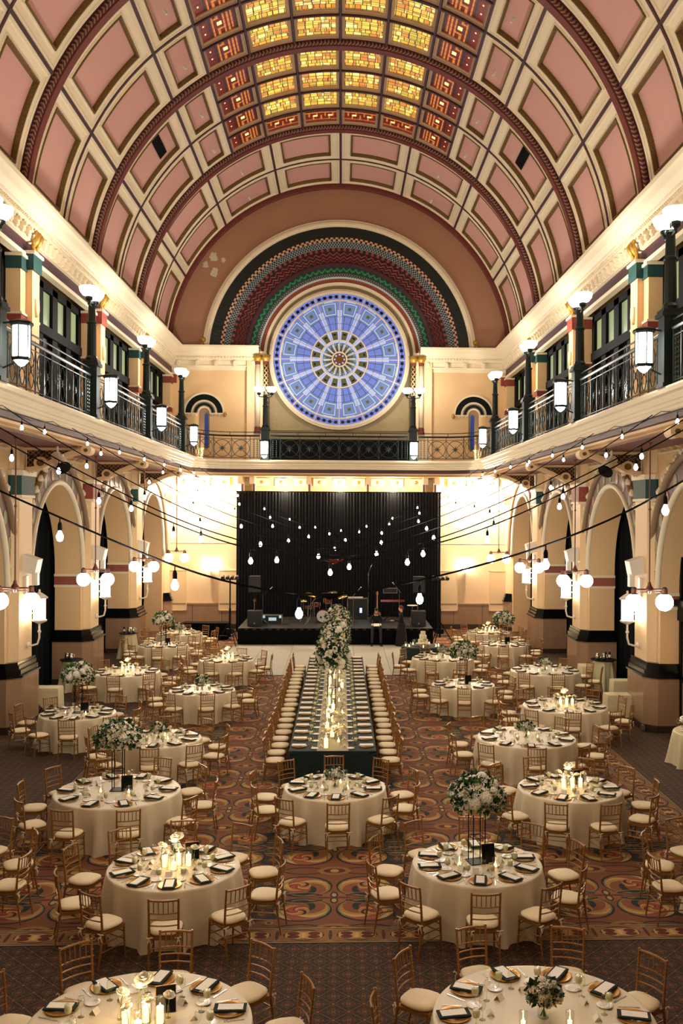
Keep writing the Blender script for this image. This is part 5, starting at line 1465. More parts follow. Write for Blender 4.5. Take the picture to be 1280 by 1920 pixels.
for code, px, yf, R, off, cp, near in TB:
    if code == 'CC': nick = 'the centre aisle round table'; short = 'centre aisle round table'
    else:
        sdn = 'left' if code[0] == 'L' else 'right'; i = int(code[1:])-1
        short = '%s %s round table' % (NEARW[i], sdn); nick = 'the '+short
    c = table_centre(code, px, yf, R)
    centers[code] = c
    d = c[1]
    t = link('round_table', get_cloth(R, {'A': 0, 'B': 1, 'C': 2}[cp] if R in (0.915, 1.09) else 0), None, (c[0], c[1], 0), rz=rnd.uniform(0, 6))
    deco = {'A': 'tall white flowers on a black stand', 'B': 'a low white bouquet', 'C': 'candles and white roses'}[cp]
    tag(t, '%s under ivory satin cloth with %s' % (short, deco), 'table', 'round tables')
    if code in SEATREF:
        q = at(*SEATREF[code]); off = math.degrees(math.atan2(q.x-c[0], q.y-c[1])) % 36
    seats = [R_(off)+2*PI*k/10 for k in range(10)]
    for th in seats:
        hour = CL(th)
        jit = rnd.uniform(-0.05, 0.05); rr = R+0.38+rnd.uniform(-0.03, 0.07)
        # chairs near the camera edge that fall behind the frame are left out
        pc = (c[0]+rr*math.sin(th+jit*0.6), c[1]+rr*math.cos(th+jit*0.6))
        if pc[1] > 8.6 and chair_free(pc, code):
            CHP.append(pc)
            place(chair_near if near else chair_far, "gold chair with ivory cushion at %s of %s" % (hour, nick), 'chair', 'chairs round %s' % nick,
                  (pc[0], pc[1], 0), PI-th+rnd.uniform(-0.12, 0.12)); n_chair += 1
        if c[1]+(R-0.2)*math.cos(th) < 9.0: continue
        w_ = ' at %s of %s' % (hour, nick)
        def put(proto, lx, ly, z, lab, cat, grp, turn=0.0):
            l_, rz = on(c, th, lx, ly, z); place(proto, lab+w_, cat, '%s on %s' % (grp, nick), l_, rz+turn)
        rp = R-0.21
        put(p_charger, 0, -rp, ZT, 'gold charger plate', 'plate', 'chargers')
        tn = R_(rnd.uniform(-6, 6)); tilt = 0.0 if R_(150) < th % (2*PI) < R_(210) else R_(rnd.choice((-14, 12)))
        put(p_napkin, 0, -rp, ZT+0.021, 'dark green folded napkin', 'napkin', 'napkins', tn+tilt)
        put(p_menu, 0, -rp, ZT+0.039, 'white menu card on green napkin', 'menu', 'menus', tn+tilt)
        put(p_goblet, 0.17, -rp+0.20, ZT, 'goblet of pale lemon water', 'glass', 'goblets')
        put(p_bread, -0.20, -rp+0.22, ZT, 'white bread plate', 'plate', 'bread plates')
        if near:
            put(p_wine, 0.06, -rp+0.27, ZT, 'empty clear wine glass', 'glass', 'wine glasses')
            put(p_knife, 0.20, -rp, ZT, 'silver knife', 'cutlery', 'knives', R_(rnd.uniform(-5, 5)))
            put(p_fork, -0.20, -rp, ZT, 'silver fork', 'cutlery', 'forks', R_(rnd.uniform(-5, 5)))
            put(p_card, -0.04, -rp+0.36, ZT, 'white folded place card', 'card', 'place cards')
    # centrepiece
    def cput(proto, dx, dy, lab, cat, grp, rz=0.0, scale=None, z=ZT):
        return place(proto, lab, cat, grp, (c[0]+dx, c[1]+dy, z), rz, scale)
    if cp == 'A':
        cput(tall_v[len(centers) % 2], 0, 0.05, 'tall white bouquet on a black metal stand on %s' % nick, 'flowers', 'tall flower stands', rnd.uniform(0, 0.3), 1.0)
        for k in range(3):
            a = [3.6, 5.6, 1.2][k]; cput(votive, 0.30*math.cos(a), 0.25*math.sin(a), 'small votive candle %s of the stand on %s' % (['left', 'right', 'behind'][k], nick), 'candle', 'votives on '+nick)
    elif cp == 'B':
        cput(low_v[len(centers) % 2], 0, 0.0, 'low white bouquet in a glass vase on %s' % nick, 'flowers', 'low bouquets', rnd.uniform(0, 6), 1.0 if near else 1.15)
        for k in range(3):
            a = [3.7, 5.7, 1.2][k]; cput(votive, 0.27*math.cos(a), 0.25*math.sin(a), 'small votive candle %s of the bouquet on %s' % (['left', 'right', 'behind'][k], nick), 'candle', 'votives on '+nick)
    else:
        cl = [(-0.12, -0.02, candle_a, 'left'), (0.06, 0.05, candle_a, 'rear'), (0.02, -0.13, candle_b, 'front'), (0.20, 0.02, candle_a, 'right')]
        for dx, dy, pr, nm in cl: cput(pr, dx, dy, 'ivory pillar candle in a glass cylinder, %s one on %s' % (nm, nick), 'candle', 'pillar candles on '+nick)
        for k, (dx, dy) in enumerate(((-0.20, 0.10), (-0.03, 0.10), (0.12, -0.08), (-0.07, -0.12), (0.03, 0.18), (0.26, 0.12))):
            sc = [1.15, 1.35, 1.1, 1.0, 1.6, 1.0][k]
            cput(budvase, dx, dy, 'white rose in a bud vase, %s, on %s' % (['left rear', 'middle rear', 'right front', 'left front', 'tallest behind', 'right rear'][k], nick), 'flower', 'bud vases on '+nick, k*1.1, sc)
        point_light('candle_light', (c[0]-0.02, c[1]-0.02, ZT+0.34), 7.0, (1.0, 0.70, 0.38), 0.06)
    if code in ('L1', 'L2', 'L3', 'R2', 'R3', 'R5', 'R6', 'L5', 'L9', 'R9'):
        dx, dy = (0.16, 0.02) if cp == 'A' else ((0.22, 0.22) if cp == 'C' else (0.25, 0.15))
        cput(sign, dx, dy, 'black framed table sign on %s' % nick, 'sign', 'table signs', 0.25)

# chairs of two tables beyond the left and right edge of the frame
for nm, px, R, sgn in (('left', -150, 1.0, 1), ('right', 1415, 1.0, -1)):
    q = at(px, 963+8910/13.7, 0.76); c = (q.x, q.y)
    t = link('round_table', get_cloth(0.915, 1), None, (c[0], c[1], 0), scale=(1.0, 1.0, 1.0)); tag(t, 'ivory round table cut off by the %s edge of the picture' % nm, 'table', 'round tables')
    for i, th in enumerate((R_(62), R_(98), R_(26), R_(134))):
        th = th if sgn > 0 else 2*PI-th
        if i in (2, 3) and True: 
            pass
        rr = R+0.33
        place(chair_near, 'gold chair at %s of the round table cut off at the %s edge' % (CL(th), nm), 'chair', 'chairs at the cut-off %s table' % nm, (c[0]+rr*math.sin(th), c[1]+rr*math.cos(th), 0), PI-th)

# ================================================================== long head table
M['velvet'] = mat('dark_green_velvet_cloth', '#08201a', 0.8, noise=0.1, nscale=3)
M['runner'] = mat('taupe_runner', '#8f8262', 0.7, noise=0.05, nscale=4)
LTX, LTY0, LTY1, LTW = -0.16, 20.0, 33.2, 0.91
t = empty('long_table', (LTX, (LTY0+LTY1)/2, 0)); tag(t, 'long head table under dark green velvet cloth down the centre aisle', 'table')
b = MB(); hl = (LTY1-LTY0)/2; rows = []
def rect_outline(hx_, hy_, z, amp, n=0.1):
    o = []; k = 0
    for (x0, y0, x1, y1) in ((-hx_, -hy_, hx_, -hy_), (hx_, -hy_, hx_, hy_), (hx_, hy_, -hx_, hy_), (-hx_, hy_, -hx_, -hy_)):
        m = int(math.dist((x0, y0), (x1, y1))/0.13)
        for i in range(m):
            t_ = i/m; nx_2, ny_2 = (y1-y0), -(x1-x0); l = math.hypot(nx_2, ny_2); w_ = amp*math.sin(k*1.15)*math.sin(PI*t_)
            o.append((x0+(x1-x0)*t_+nx_2/l*w_, y0+(y1-y0)*t_+ny_2/l*w_, z)); k += 1
    return o
for gx, z, am in ((-0.02, 0.762, 0), (0.0, 0.755, 0), (0.005, 0.70, 0.004), (0.02, 0.4, 0.015), (0.035, 0.004, 0.03)): rows.append(rect_outline(LTW+gx, hl+gx, z, am))
n = len(rows[0]); V = [p for r in rows for p in r]
b.add(V, [(i*n+j, i*n+(j+1) % n, (i+1)*n+(j+1) % n, (i+1)*n+j) for i in range(len(rows)-1) for j in range(n)]+[tuple(range(n))])
b.obj('tablecloth', 'velvet', t)
MB().box(-0.33, 0.33, -hl-0.0, hl, 0.763, 0.767).obj('runner', 'runner', t)
NS = 20
for sd in (-1, 1):
    for i in range(NS):
        y = LTY0+0.40+(LTY1-LTY0-0.75)*i/(NS-1)
        nm = '%s %s of the long table' % (ORD[i]+' from the front,', SIDE[sd]+' side'); gp = 'on the %s of the long table' % SIDE[sd]
        x = LTX+sd*(LTW+0.30+rnd.uniform(-0.02, 0.04)); 
        place(chair_near if i < 9 else chair_far, 'gold chair with ivory cushion, '+nm, 'chair', 'chairs '+gp, (x, y+rnd.uniform(-0.03, 0.03), 0), (PI/2 if sd > 0 else -PI/2)+rnd.uniform(-0.06, 0.06))
        rz = PI/2 if sd > 0 else -PI/2
        xx_ = LTX+sd*(LTW-0.20)
        place(p_charger, 'gold charger plate, '+nm, 'plate', 'chargers '+gp, (xx_, y, ZT), rz)
        place(p_ivory, 'folded ivory napkin, '+nm, 'napkin', 'napkins '+gp, (xx_, y, ZT+0.021), rz)
        place(p_goblet, 'goblet of pale lemon water, '+nm, 'glass', 'goblets '+gp, (LTX+sd*(LTW-0.42), y+0.12*1, ZT), 0)
        place(p_wine, 'clear wine glass, '+nm, 'glass', 'wine glasses '+gp, (LTX+sd*(LTW-0.47), y-0.02, ZT), 0)
        place(p_bread, 'white bread plate, '+nm, 'plate', 'bread plates '+gp, (LTX+sd*(LTW-0.53), y-0.18, ZT), 0)
        place(p_card, 'white folded place card, '+nm, 'card', 'place cards '+gp, (LTX+sd*(LTW-0.66), y-0.05, ZT+0.004), rz)
        if i < 9:
            place(p_knife, 'silver knife, '+nm, 'cutlery', 'knives '+gp, (LTX+sd*(LTW-0.19), y-0.2, ZT), rz)
for i, y in enumerate((23.6, 27.4, 31.2)):
    pr = tall_arrangement(40+i, 1.02, 0.40, 0.52, 34); pr.location = (LTX+0.06*(i-1), y, ZT+0.005)
    tag(pr, 'large tall white bouquet on a black stand, %s from the front of the long table' % ORD[i], 'flowers', 'tall bouquets of the long table')
cnd = 0
for i in range(26):
    y = LTY0+0.25+i*0.5; dx = (-0.14, 0.12, -0.02)[i % 3]
    if any(abs(y-q) < 0.2 for q in (23.6, 27.4, 31.2)): dx = 0.2
    place((candle_a, votive, candle_b)[i % 3], 'lit candle in glass on the long table runner, %s from the front' % (ORD+['twenty-third', 'twenty-fourth', 'twenty-fifth', 'twenty-sixth'])[i], 'candle', 'candles of the long table', (LTX+dx, y, ZT+0.006), 0, 1.25)
    if i % 2 == 0 and i < 20:
        place(budvase, 'white rose in a bud vase on the long table runner, %s from the front' % ORD[i//2], 'flower', 'bud vases of the long table', (LTX-dx*0.9+0.05, y+0.2, ZT+0.006), i, 1.4)
    if i in (1, 4, 7, 12, 18): point_light('candle_light', (LTX, y+0.1, ZT+0.42), 7.0, (1.0, 0.72, 0.4), 0.05)
# low rose mass at the front of the long table
rb = empty('rose_runner', (LTX, LTY0+1.6, ZT+0.006)); tag(rb, 'cream roses clustered at the front of the long table', 'flowers')
r2 = random.Random(9)
for k in range(16):
    link('white_rose', (me_rose, me_rose2)[k % 2], rb, (r2.uniform(-0.26, 0.26), r2.uniform(-0.9, 1.2), r2.uniform(0.10, 0.34)), rot=(r2.uniform(-.6, .2), r2.uniform(-.5, .5), 0), scale=r2.uniform(0.07, 0.12))
b = MB()
for o in list(rb.children): b.tube((o.location.x*0.8, o.location.y, 0), tuple(o.location), 0.004, n=4)
o = b.obj('stems', 'stem', rb); o['kind'] = 'stuff'
# round chair row at head end near the centre round table is part of that table
# ================================================================== stage
SX0, SX1, SY0, SY1, SZ = -4.45, 4.0, 41.62, 46.3, 0.73
M['stage_top'] = mat('black_stage_deck', '#0a0b0b', 0.55, noise=0.2, nscale=3)
M['chrome'] = mat('chrome', '#b9bdbd', 0.15, 0.95)
M['drum_red'] = mat('red_drum_shell', '#6e1a16', 0.25, 0.2)
M['drum_head'] = mat('white_drum_head', '#d8d6ce', 0.4)
M['cymbal'] = mat('bronze_cymbal', '#b89a5a', 0.25, 0.85)
M['maple'] = mat('maple_wood', '#c9935a', 0.4)
M['amber_body'] = mat('amber_guitar_body', '#b0602a', 0.3)
M['skin'] = mat('skin', '#c98f6e', 0.55); M['skin2'] = mat('fair_skin', '#d9a486', 0.55)
M['hair_dark'] = mat('dark_hair', '#15100d', 0.6, bump=0.5, bscale=60); M['hair_auburn'] = mat('auburn_hair', '#5a2c18', 0.6, bump=0.5, bscale=60)
M['sweater'] = mat('black_sweater', '#08090a', 0.9); M['trousers'] = mat('charcoal_trousers', '#24282a', 0.8); M['dress'] = mat('black_dress', '#060607', 0.85); M['shirt'] = mat('white_shirt', '#e8e4dc', 0.7)
M['shoe'] = mat('black_shoe', '#0a0909', 0.3)
M['lcd'] = mat('lit_display', '#86a3a8', 0.3, emit='#9fc0c4', estr=0.8)
M['led'] = mat('blue_indicator', '#5a7cff', 0.3, emit=(0.5, 0.65, 1.0), estr=3)
st = empty('stage', ((SX0+SX1)/2, SY0, 0)); tag(st, 'low black stage with black skirting in front of the black backdrop', 'stage')
ox, oy = st.location.x, st.location.y
n = 4
for i in range(n):
    x0 = SX0+(SX1-SX0)*i/n; x1 = SX0+(SX1-SX0)*(i+1)/n
    for j in range(2):
        y0 = SY0+(SY1-SY0)*j/2; y1 = SY0+(SY1-SY0)*(j+1)/2
        MB().box(x0-ox+0.005, x1-ox-0.005, y0-oy+0.005, y1-oy-0.005, SZ-0.08, SZ).obj('deck_panel', 'stage_top', st)
def skirt(P, z0, z1, amp=0.03, step=0.07):
    pts = []
    for a, c in zip(P, P[1:]):
        m = max(1, int(math.dist(a, c)/step)); d = ((c[1]-a[1])/math.dist(a, c), -(c[0]-a[0])/math.dist(a, c))
        for i in range(m): w_ = amp*math.sin(len(pts)*1.3); pts.append((a[0]+(c[0]-a[0])*i/m+d[0]*w_, a[1]+(c[1]-a[1])*i/m+d[1]*w_))
    pts.append(P[-1]); b = MB(); b.grid([[(x, y, z) for x, y in pts] for z in (z0, z1)]); return b
skirt([(SX0-ox, SY1-oy), (SX0-ox, -0.0), (SX1-ox, -0.0), (SX1-ox, SY1-oy)], 0.035, SZ-0.01, 0.015).obj('skirt', 'black_matte', st, smooth=True)
# backdrop of pleated black curtain on pipe
M['backdrop'] = mat('black_pleated_velour', '#050607', 0.9)
bd = empty('backdrop_curtain', (XA, 46.4, 0)); tag(bd, 'tall black pleated backdrop curtain behind the stage', 'curtain')
for i in range(6):
    x0, x1 = -4.90+1.62*i, -4.82+1.62*(i+1); b = MB(); rows = []
    for z, am in ((0.05, 0.05), (3.0, 0.045), (6.72, 0.035)):
        rows.append([(x0+(x1-x0)*k/90, am*math.sin(k*0.82+i)+0.015*math.sin(k*2.1), z) for k in range(91)])
    b.grid(rows).obj('curtain_panel', 'backdrop', bd, smooth=True)
MB().tube((-4.95, 0.03, 6.74), (4.95, 0.03, 6.74), 0.03).obj('top_pipe', 'black', bd)
for q in (-4.9, 4.9): MB().tube((q, 0.06, 0), (q, 0.06, 6.74), 0.03).cbox((q, 0.06, 0.01), (0.5, 0.5, 0.02)).obj('upright', 'black', bd)
rs = skirt([(-4.9, 0.0), (-4.9, -4.2)], 0, 1, 0.02)

def pa(x, lab):
    t = empty('loudspeaker_stack', (x, 42.6, SZ)); tag(t, lab, 'speaker', 'loudspeaker stacks')
    MB().cbox((0, 0, 0.34), (0.62, 0.6, 0.66)).obj('subwoofer', 'black_plastic', t)
    MB().cbox((0, -0.305, 0.34), (0.56, 0.012, 0.60)).obj('grille', 'black_plastic', t); MB().cbox((0, -0.315, 0.14), (0.05, 0.01, 0.06)).obj('badge', 'chrome', t)
    MB().tube((0, 0, 0.66), (0, 0, 1.5), 0.02).lathe([(0.04, 1.38), (0.04, 1.5)], n=8).obj('pole', 'black', t)
    MB().prism([(-0.27, -0.25), (0.27, -0.25), (0.20, 0.20), (-0.20, 0.20)], 'z', 1.5, 2.2).obj('top_cabinet', 'black_plastic', t)
    MB().cbox((0, -0.256, 1.85), (0.50, 0.012, 0.64)).obj('grille', 'black_plastic', t)
pa(at(474, 1178, SZ).x, 'black loudspeaker stack at the left front of the stage')
pa(at(787, 1178, SZ).x, 'black loudspeaker stack at the right front of the stage')

def guitar(loc, rz, lab, body='amber_body', neck_h=1.0):
    t = empty('guitar', loc, rz); tag(t, lab, 'guitar', 'guitars on the stage')
    b = MB(); poly = []
    for i in range(24):
        a = 2*PI*i/24; r = 0.17+0.035*math.cos(2*a)-0.02*math.cos(a*4)+0.03*(math.sin(a) < 0); poly.append((r*math.cos(a)*0.9, 0.32+r*1.15*math.sin(a)))
    b.prism(poly, 'y', -0.025, 0.025); b.obj('body', body, t)
    MB().prism([(-0.028, 0.45), (0.028, 0.45), (0.022, neck_h), (-0.022, neck_h)], 'y', -0.045, -0.02).obj('neck', 'maple', t)
    b = MB().prism([(-0.025, neck_h), (0.025, neck_h), (0.05, neck_h+0.05), (0.035, neck_h+0.17), (-0.02, neck_h+0.16)], 'y', -0.045, -0.02)
    for k in range(3): b.box(-0.07, -0.03, -0.04, -0.03, neck_h+0.04+0.04*k, neck_h+0.05+0.04*k)
    b.obj('headstock', 'maple', t)
    b = MB().path([(0, 0.1, 0.5), (0, 0.08, 0.1), (0.18, -0.12, 0.0)], 0.012, 5).path([(0, 0.08, 0.1), (-0.18, -0.12, 0.0)], 0.012, 5).path([(0, 0.1, 0.5), (0, 0.25, 0.0)], 0.012, 5).path([(-0.1, -0.08, 0.14), (0, 0.08, 0.12), (0.1, -0.08, 0.14)], 0.012, 5)
    b.obj('stand', 'black', t)
    MB().prism([(-0.05, 0.24), (0.05, 0.24), (0.05, 0.40), (-0.05, 0.42)], 'y', -0.03, -0.024).obj('pickguard', 'black', t)
p = at(482, 1165, SZ); guitar((p.x, 43.0, SZ), 0.1, 'amber electric guitar on a stand behind the left loudspeaker')
p = at(704, 1158, SZ); guitar((p.x, 43.9, SZ), -0.15, 'electric bass with a pale neck standing behind the seated man', 'amber_body', 1.25)
p = at(772, 1150, SZ); guitar((p.x, 44.2, SZ), 0.2, 'cream electric guitar on a stand near the right loudspeaker', 'drum_head')

def micstand(loc, rz, lab, boom=0.5, h=1.45):
    t = empty('microphone_stand', loc, rz); tag(t, lab, 'microphone stand', 'microphone stands on the stage')
    b = MB()
    for k in range(3): a = 2*PI*k/3; b.tube((0, 0, 0.25), (0.3*math.cos(a), 0.3*math.sin(a), 0.01), 0.008, n=5)
    b.tube((0, 0, 0.2), (0, 0, h), 0.011, n=6); b.obj('tripod', 'chrome', t)
    MB().tube((-boom*0.4, 0, h-0.12), (boom, 0, h+0.22), 0.009, n=5).obj('boom_arm', 'chrome', t)
    d = Vector((boom*1.4, 0, 0.34)).normalized(); e = Vector((boom, 0, h+0.22))
    MB().path([e, e+d*0.14], [0.014, 0.02], 7).sphere(tuple(e+d*0.16), 0.032, 8, 6).obj('microphone', 'chrome', t)
for px, y, lab, bo, h, rz in ((492, 42.9, 'microphone stand by the left guitar', 0.3, 1.35, 0.2), (748, 43.6, 'tilted microphone stand behind the woman in black', -0.2, 1.5, 0), (662, 43.3, 'microphone stand right of the drum kit', 0.25, 1.3, 0.4), (690, 45.2, 'tall microphone stand at the back of the stage', 0.1, 2.2, 0), (578, 43.2, 'short microphone stand left of the bass drum', 0.2, 0.8, 0)):
    q = at(px, 963+1800*4.98/y, SZ); micstand((q.x, y, SZ), rz, lab, bo, h)
# drum kit
dk = empty('drum_kit', (at(606, 1160, SZ).x, 43.9, SZ)); tag(dk, 'red drum kit with a white bass drum head at the middle of the stage', 'drum kit')
b = MB(); b.lathe([(0.28, -0.2), (0.28, 0.2)], (0, 0, 0.30), 24, axis='y').obj('bass_drum', 'drum_red', dk, smooth=False)
MB().lathe([(0.0, -0.205), (0.27, -0.205), (0.27, -0.20)], (0, 0, 0.30), 24, axis='y').obj('drum_head', 'drum_head', dk)
MB().lathe([(0.0, -0.212), (0.045, -0.212), (0.045, -0.20)], (-0.08, 0, 0.25), 14, axis='y').obj('sound_hole', 'black', dk)
MB().path([(0.285*math.cos(2*PI*i/28), -0.2, 0.30+0.285*math.sin(2*PI*i/28)) for i in range(28)], 0.016, 5, closed=True).obj('hoop', 'drum_red', dk)
for dx, dy, z, r, h_, nm in ((-0.30, 0.05, 0.72, 0.17, 0.20, 'tom_drum'), (0.22, 0.10, 0.86, 0.17, 0.24, 'tom_drum'), (0.62, 0.35, 0.42, 0.22, 0.36, 'floor_tom'), (-0.62, 0.3, 0.60, 0.18, 0.14, 'snare_drum')):
    o = MB().lathe([(r, 0), (r, h_)], (dx, dy, z), 18).obj(nm, 'drum_red', dk)
    MB().lathe([(r+0.008, h_-0.02), (r+0.008, h_+0.005), (0, h_+0.005)], (dx, dy, z), 18).obj('hoop', 'chrome', o); MB().lathe([(r+0.006, 0), (r+0.006, 0.02)], (dx, dy, z), 18).obj('hoop', 'chrome', o)
    for k in range(6): a = 2*PI*k/6; MB().cbox((dx+(r+0.01)*math.cos(a), dy+(r+0.01)*math.sin(a), z+h_/2), (0.02, 0.02, h_*0.8)).obj('lug', 'chrome', o)
    b = MB()
    for k in range(3): a = 2*PI*k/3; b.tube((dx+r*0.9*math.cos(a), dy+r*0.9*math.sin(a), 0), (dx+r*0.9*math.cos(a), dy+r*0.9*math.sin(a), z+0.05), 0.01, n=5)
    b.obj('leg_set', 'chrome', o)
for dx, dy, z, r, tl in ((-0.55, 0.1, 1.25, 0.25, 0.3), (0.40, -0.05, 1.34, 0.26, -0.2), (0.9, 0.25, 1.15, 0.24, -0.3), (-0.9, 0.35, 0.95, 0.18, 0.0)):
    o = MB().lathe([(0.0, 0.03), (0.03, 0.025), (0.05, 0.008), (r, 0.0), (r, -0.004), (0.05, 0.002)], n=24).obj('cymbal', 'cymbal', dk, smooth=True); o.location = (dx, dy, z); o.rotation_euler = (0.25, tl, 0)
    b = MB().tube((dx, dy, 0.3), (dx, dy, z+0.05), 0.010, n=5)
    for k in range(3): a = 2*PI*k/3; b.tube((dx, dy, 0.35), (dx+0.28*math.cos(a), dy+0.28*math.sin(a), 0.01), 0.009, n=4)
    b.obj('cymbal_stand', 'chrome', dk)
# drum throne sticks on the cymbal
# keyboard rack, mixer and amps
def box_thing(name, x, y, z, size, m_, lab, cat, extra=None):
    t = empty(name, (x, y, z)); tag(t, lab, cat)
    b = MB(); b.cbox((0, 0, size[2]/2), size); b.obj('case', m_, t)
    e = 0.012
    for sx in (-1, 1):
        MB().cbox((sx*size[0]/2, -size[1]/2, size[2]/2), (0.03, 0.03, size[2]+0.02)).obj('corner_rail', 'chrome', t)
    for sz in (0, size[2]): MB().cbox((0, -size[1]/2, sz), (size[0], 0.03, 0.03)).obj('edge_rail', 'chrome', t)
    if extra: extra(t, size)
    return t
def lcd(t, size):
    MB().cbox((0.02, -size[1]/2-0.01, size[2]*0.6), (0.34, 0.01, 0.14)).obj('display', 'lcd', t)
    for q in (-1, 1): MB().cbox((q*size[0]*0.40, -size[1]/2-0.01, size[2]*0.85), (0.10, 0.012, 0.12)).obj('indicator', 'lcd', t)
q = at(515, 1163, SZ); box_thing('mixer_rack', q.x, 43.2, SZ, (0.9, 0.5, 0.42), 'black_plastic', 'black rack with a lit display at the left of the stage', 'audio equipment', lcd)
q = at(655, 1150, SZ); box_thing('amplifier_case', q.x+0.35, 45.2, SZ, (0.95, 0.6, 1.0), 'black_plastic', 'black road case with metal edges right of the drum kit', 'road case', lambda t, s_: [MB().cbox((0.15, -0.31, 0.45), (0.10, 0.01, 0.22)).obj('indicator', 'led', t), MB().cbox((-0.1, -0.1, 1.03), (0.7, 0.2, 0.06)).obj('equipment', 'drum_head', t)])
q = at(728, 1150, SZ)
kb = empty('keyboard_station', (q.x, 44.3, SZ)); tag(kb, 'keyboard on a stand with a silver-edged rack above it', 'keyboard')
MB().cbox((0, 0, 0.92), (1.1, 0.34, 0.10), rx=-0.3).obj('keyboard', 'drum_red', kb); MB().cbox((0, -0.1, 0.96), (1.0, 0.12, 0.03), rx=-0.3).obj('keys', 'drum_head', kb)
MB().tube((-0.4, 0.2, 0), (0.4, -0.2, 0.88), 0.02).tube((0.4, 0.2, 0), (-0.4, -0.2, 0.88), 0.02).tube((-0.35, 0.1, 0.9), (-0.35, 0.2, 1.3), 0.015).tube((0.35, 0.1, 0.9), (0.35, 0.2, 1.3), 0.015).obj('stand', 'black', kb)
o = MB().cbox((-0.1, 0.2, 1.42), (0.62, 0.3, 0.22)).obj('rack_case', 'black_plastic', kb)
for dz in (-0.11, 0.11): MB().cbox((-0.1, 0.04, 1.42+dz), (0.64, 0.02, 0.02)).obj('edge_rail', 'chrome', o)
for dx in (-0.32, 0.32): MB().cbox((-0.1+dx, 0.04, 1.42), (0.02, 0.02, 0.22)).obj('edge_rail', 'chrome', o)
q = at(762, 1152, SZ); pt = empty('side_table', (q.x, 43.6, SZ)); tag(pt, 'small round percussion table near the right loudspeaker', 'table')
MB().lathe([(0.0, 0.82), (0.24, 0.82), (0.24, 0.80), (0, 0.80)], n=18).obj('top', 'drum_head', pt)
for k in range(3): a = 2*PI*k/3; MB().tube((0, 0, 0.55), (0.25*math.cos(a), 0.25*math.sin(a), 0), 0.012, n=5).obj('leg', 'chrome', pt)
MB().tube((0, 0, 0.5), (0, 0, 0.8), 0.014).obj('post', 'chrome', pt)

# light trees beside the stage
for s, px in ((-1, 437), (1, 818)):
    y = 41.55; x = at(px, 963+1800*5.71/y, 0).x+s*0.15
    t = empty('light_tree', (x, y, 0)); tag(t, 'black tripod light tree with small spotlights, %s of the stage' % SIDE[s], 'light stand', 'light trees beside the stage')
    b = MB().tube((0, 0, 0.5), (0, 0, 2.9), 0.03).tube((0, 0, 0.35), (0, 0, 1.6), 0.045)
    b.obj('mast', 'black', t)
    for k in range(3):
        a = 2*PI*k/3+(0.0 if s > 0 else PI); MB().path([(0, 0, 1.05), (0.62*math.cos(a), 0.62*math.sin(a), 0.02)], 0.022, 5).path([(0, 0, 0.4), (0.45*math.cos(a), 0.45*math.sin(a), 0.42)], 0.014, 5).obj('leg', 'black', t)
    MB().tube((-0.35, 0, 2.85), (0.35, 0, 2.85), 0.022).obj('crossbar', 'black', t)
    for q in (-0.3, -0.1, 0.1, 0.3):
        MB().path([(q, 0.1, 2.98), (q, 0.0, 2.96), (q, -0.16, 2.90)], [0.05, 0.075, 0.085], 10).obj('lamp_head', 'black_plastic', t)
    MB().cbox((0, 0.0, 0.62), (0.3, 0.26, 0.2)).obj('power_box', 'black', t)
# black draped table left of the stage
p = at(402, 1197, 0); t = empty('draped_table', (p.x-0.35, 43.6, 0)); tag(t, 'long black draped table left of the stage', 'table')
skirt([(-1.0, -0.38), (1.0, -0.38), (1.0, 0.38), (-1.0, 0.38), (-1.0, -0.38)], 0.01, 0.75, 0.02).obj('table_skirt', 'black_matte', t, smooth=True)
MB().cbox((0, 0, 0.755), (2.04, 0.80, 0.02)).obj('table_top', 'black_matte', t)

# ================================================================== cake table
p = at(793, 1216, 0.76); cx_, cy_ = p.x, p.y+0.72
b = cloth_mesh(0.74, 99, 9); o = b.obj('cake_table', 'velvet', None, smooth=True); o.location = (cx_, cy_, 0); tag(o, 'round cake table under dark green velvet beside the stage', 'table')
ck = empty('wedding_cake', (cx_+0.05, cy_-0.05, ZT)); tag(ck, 'three-tier square ivory wedding cake on a wide stand', 'cake')
MB().lathe([(0.0, 0.0), (0.14, 0.0), (0.10, 0.03), (0.24, 0.07), (0.28, 0.10), (0.27, 0.105), (0, 0.10)], n=24).obj('cake_stand', 'satin', ck, smooth=False)
M['icing'] = mat('ivory_icing', '#efe3c0', 0.5, bump=0.3, bscale=12)
z = 0.105
for w_, h_ in ((0.34, 0.15), (0.25, 0.15), (0.17, 0.15)):
    MB().lathe([(w_/2*1.1, 0), (w_/2*1.1, h_-0.01), (w_/2*1.05, h_), (0, h_)], (0, 0, z), 8).obj('cake_tier', 'icing', ck); z += h_
for k in range(7): link('white_rose', me_rose, ck, (0.13*math.cos(k*1.9), -0.10-0.03*(k % 2), 0.2+0.05*k), scale=0.03)
b = MB(); r3 = random.Random(2); leaves(b, [(Vector((r3.uniform(-.1, .1), -0.14, 0.22+r3.uniform(-.03, .08))), Vector((0, -1, 0))) for _ in range(14)], r3, 0.07); b.obj('leaf_spray', ['leaf', 'leaf2'], ck)
MB().path([(-0.03, 0, z), (-0.03, 0, z+0.07), (0.03, 0, z+0.07), (0.03, 0, z)], 0.008, 5).obj('topper', 'black', ck)
for k, (dx, dy) in enumerate(((-0.60, -0.12), (-0.48, -0.30), (0.02, -0.56), (0.52, -0.30), (0.63, -0.10), (-0.30, 0.30), (0.32, 0.36))):
    place(votive, 'small votive candle on the green cake table, %s from the left' % ['first', 'second', 'fourth', 'sixth', 'seventh', 'third', 'fifth'][k], 'candle', 'votives on the cake table', (cx_+dx, cy_+dy, ZT), 0, 1.3)
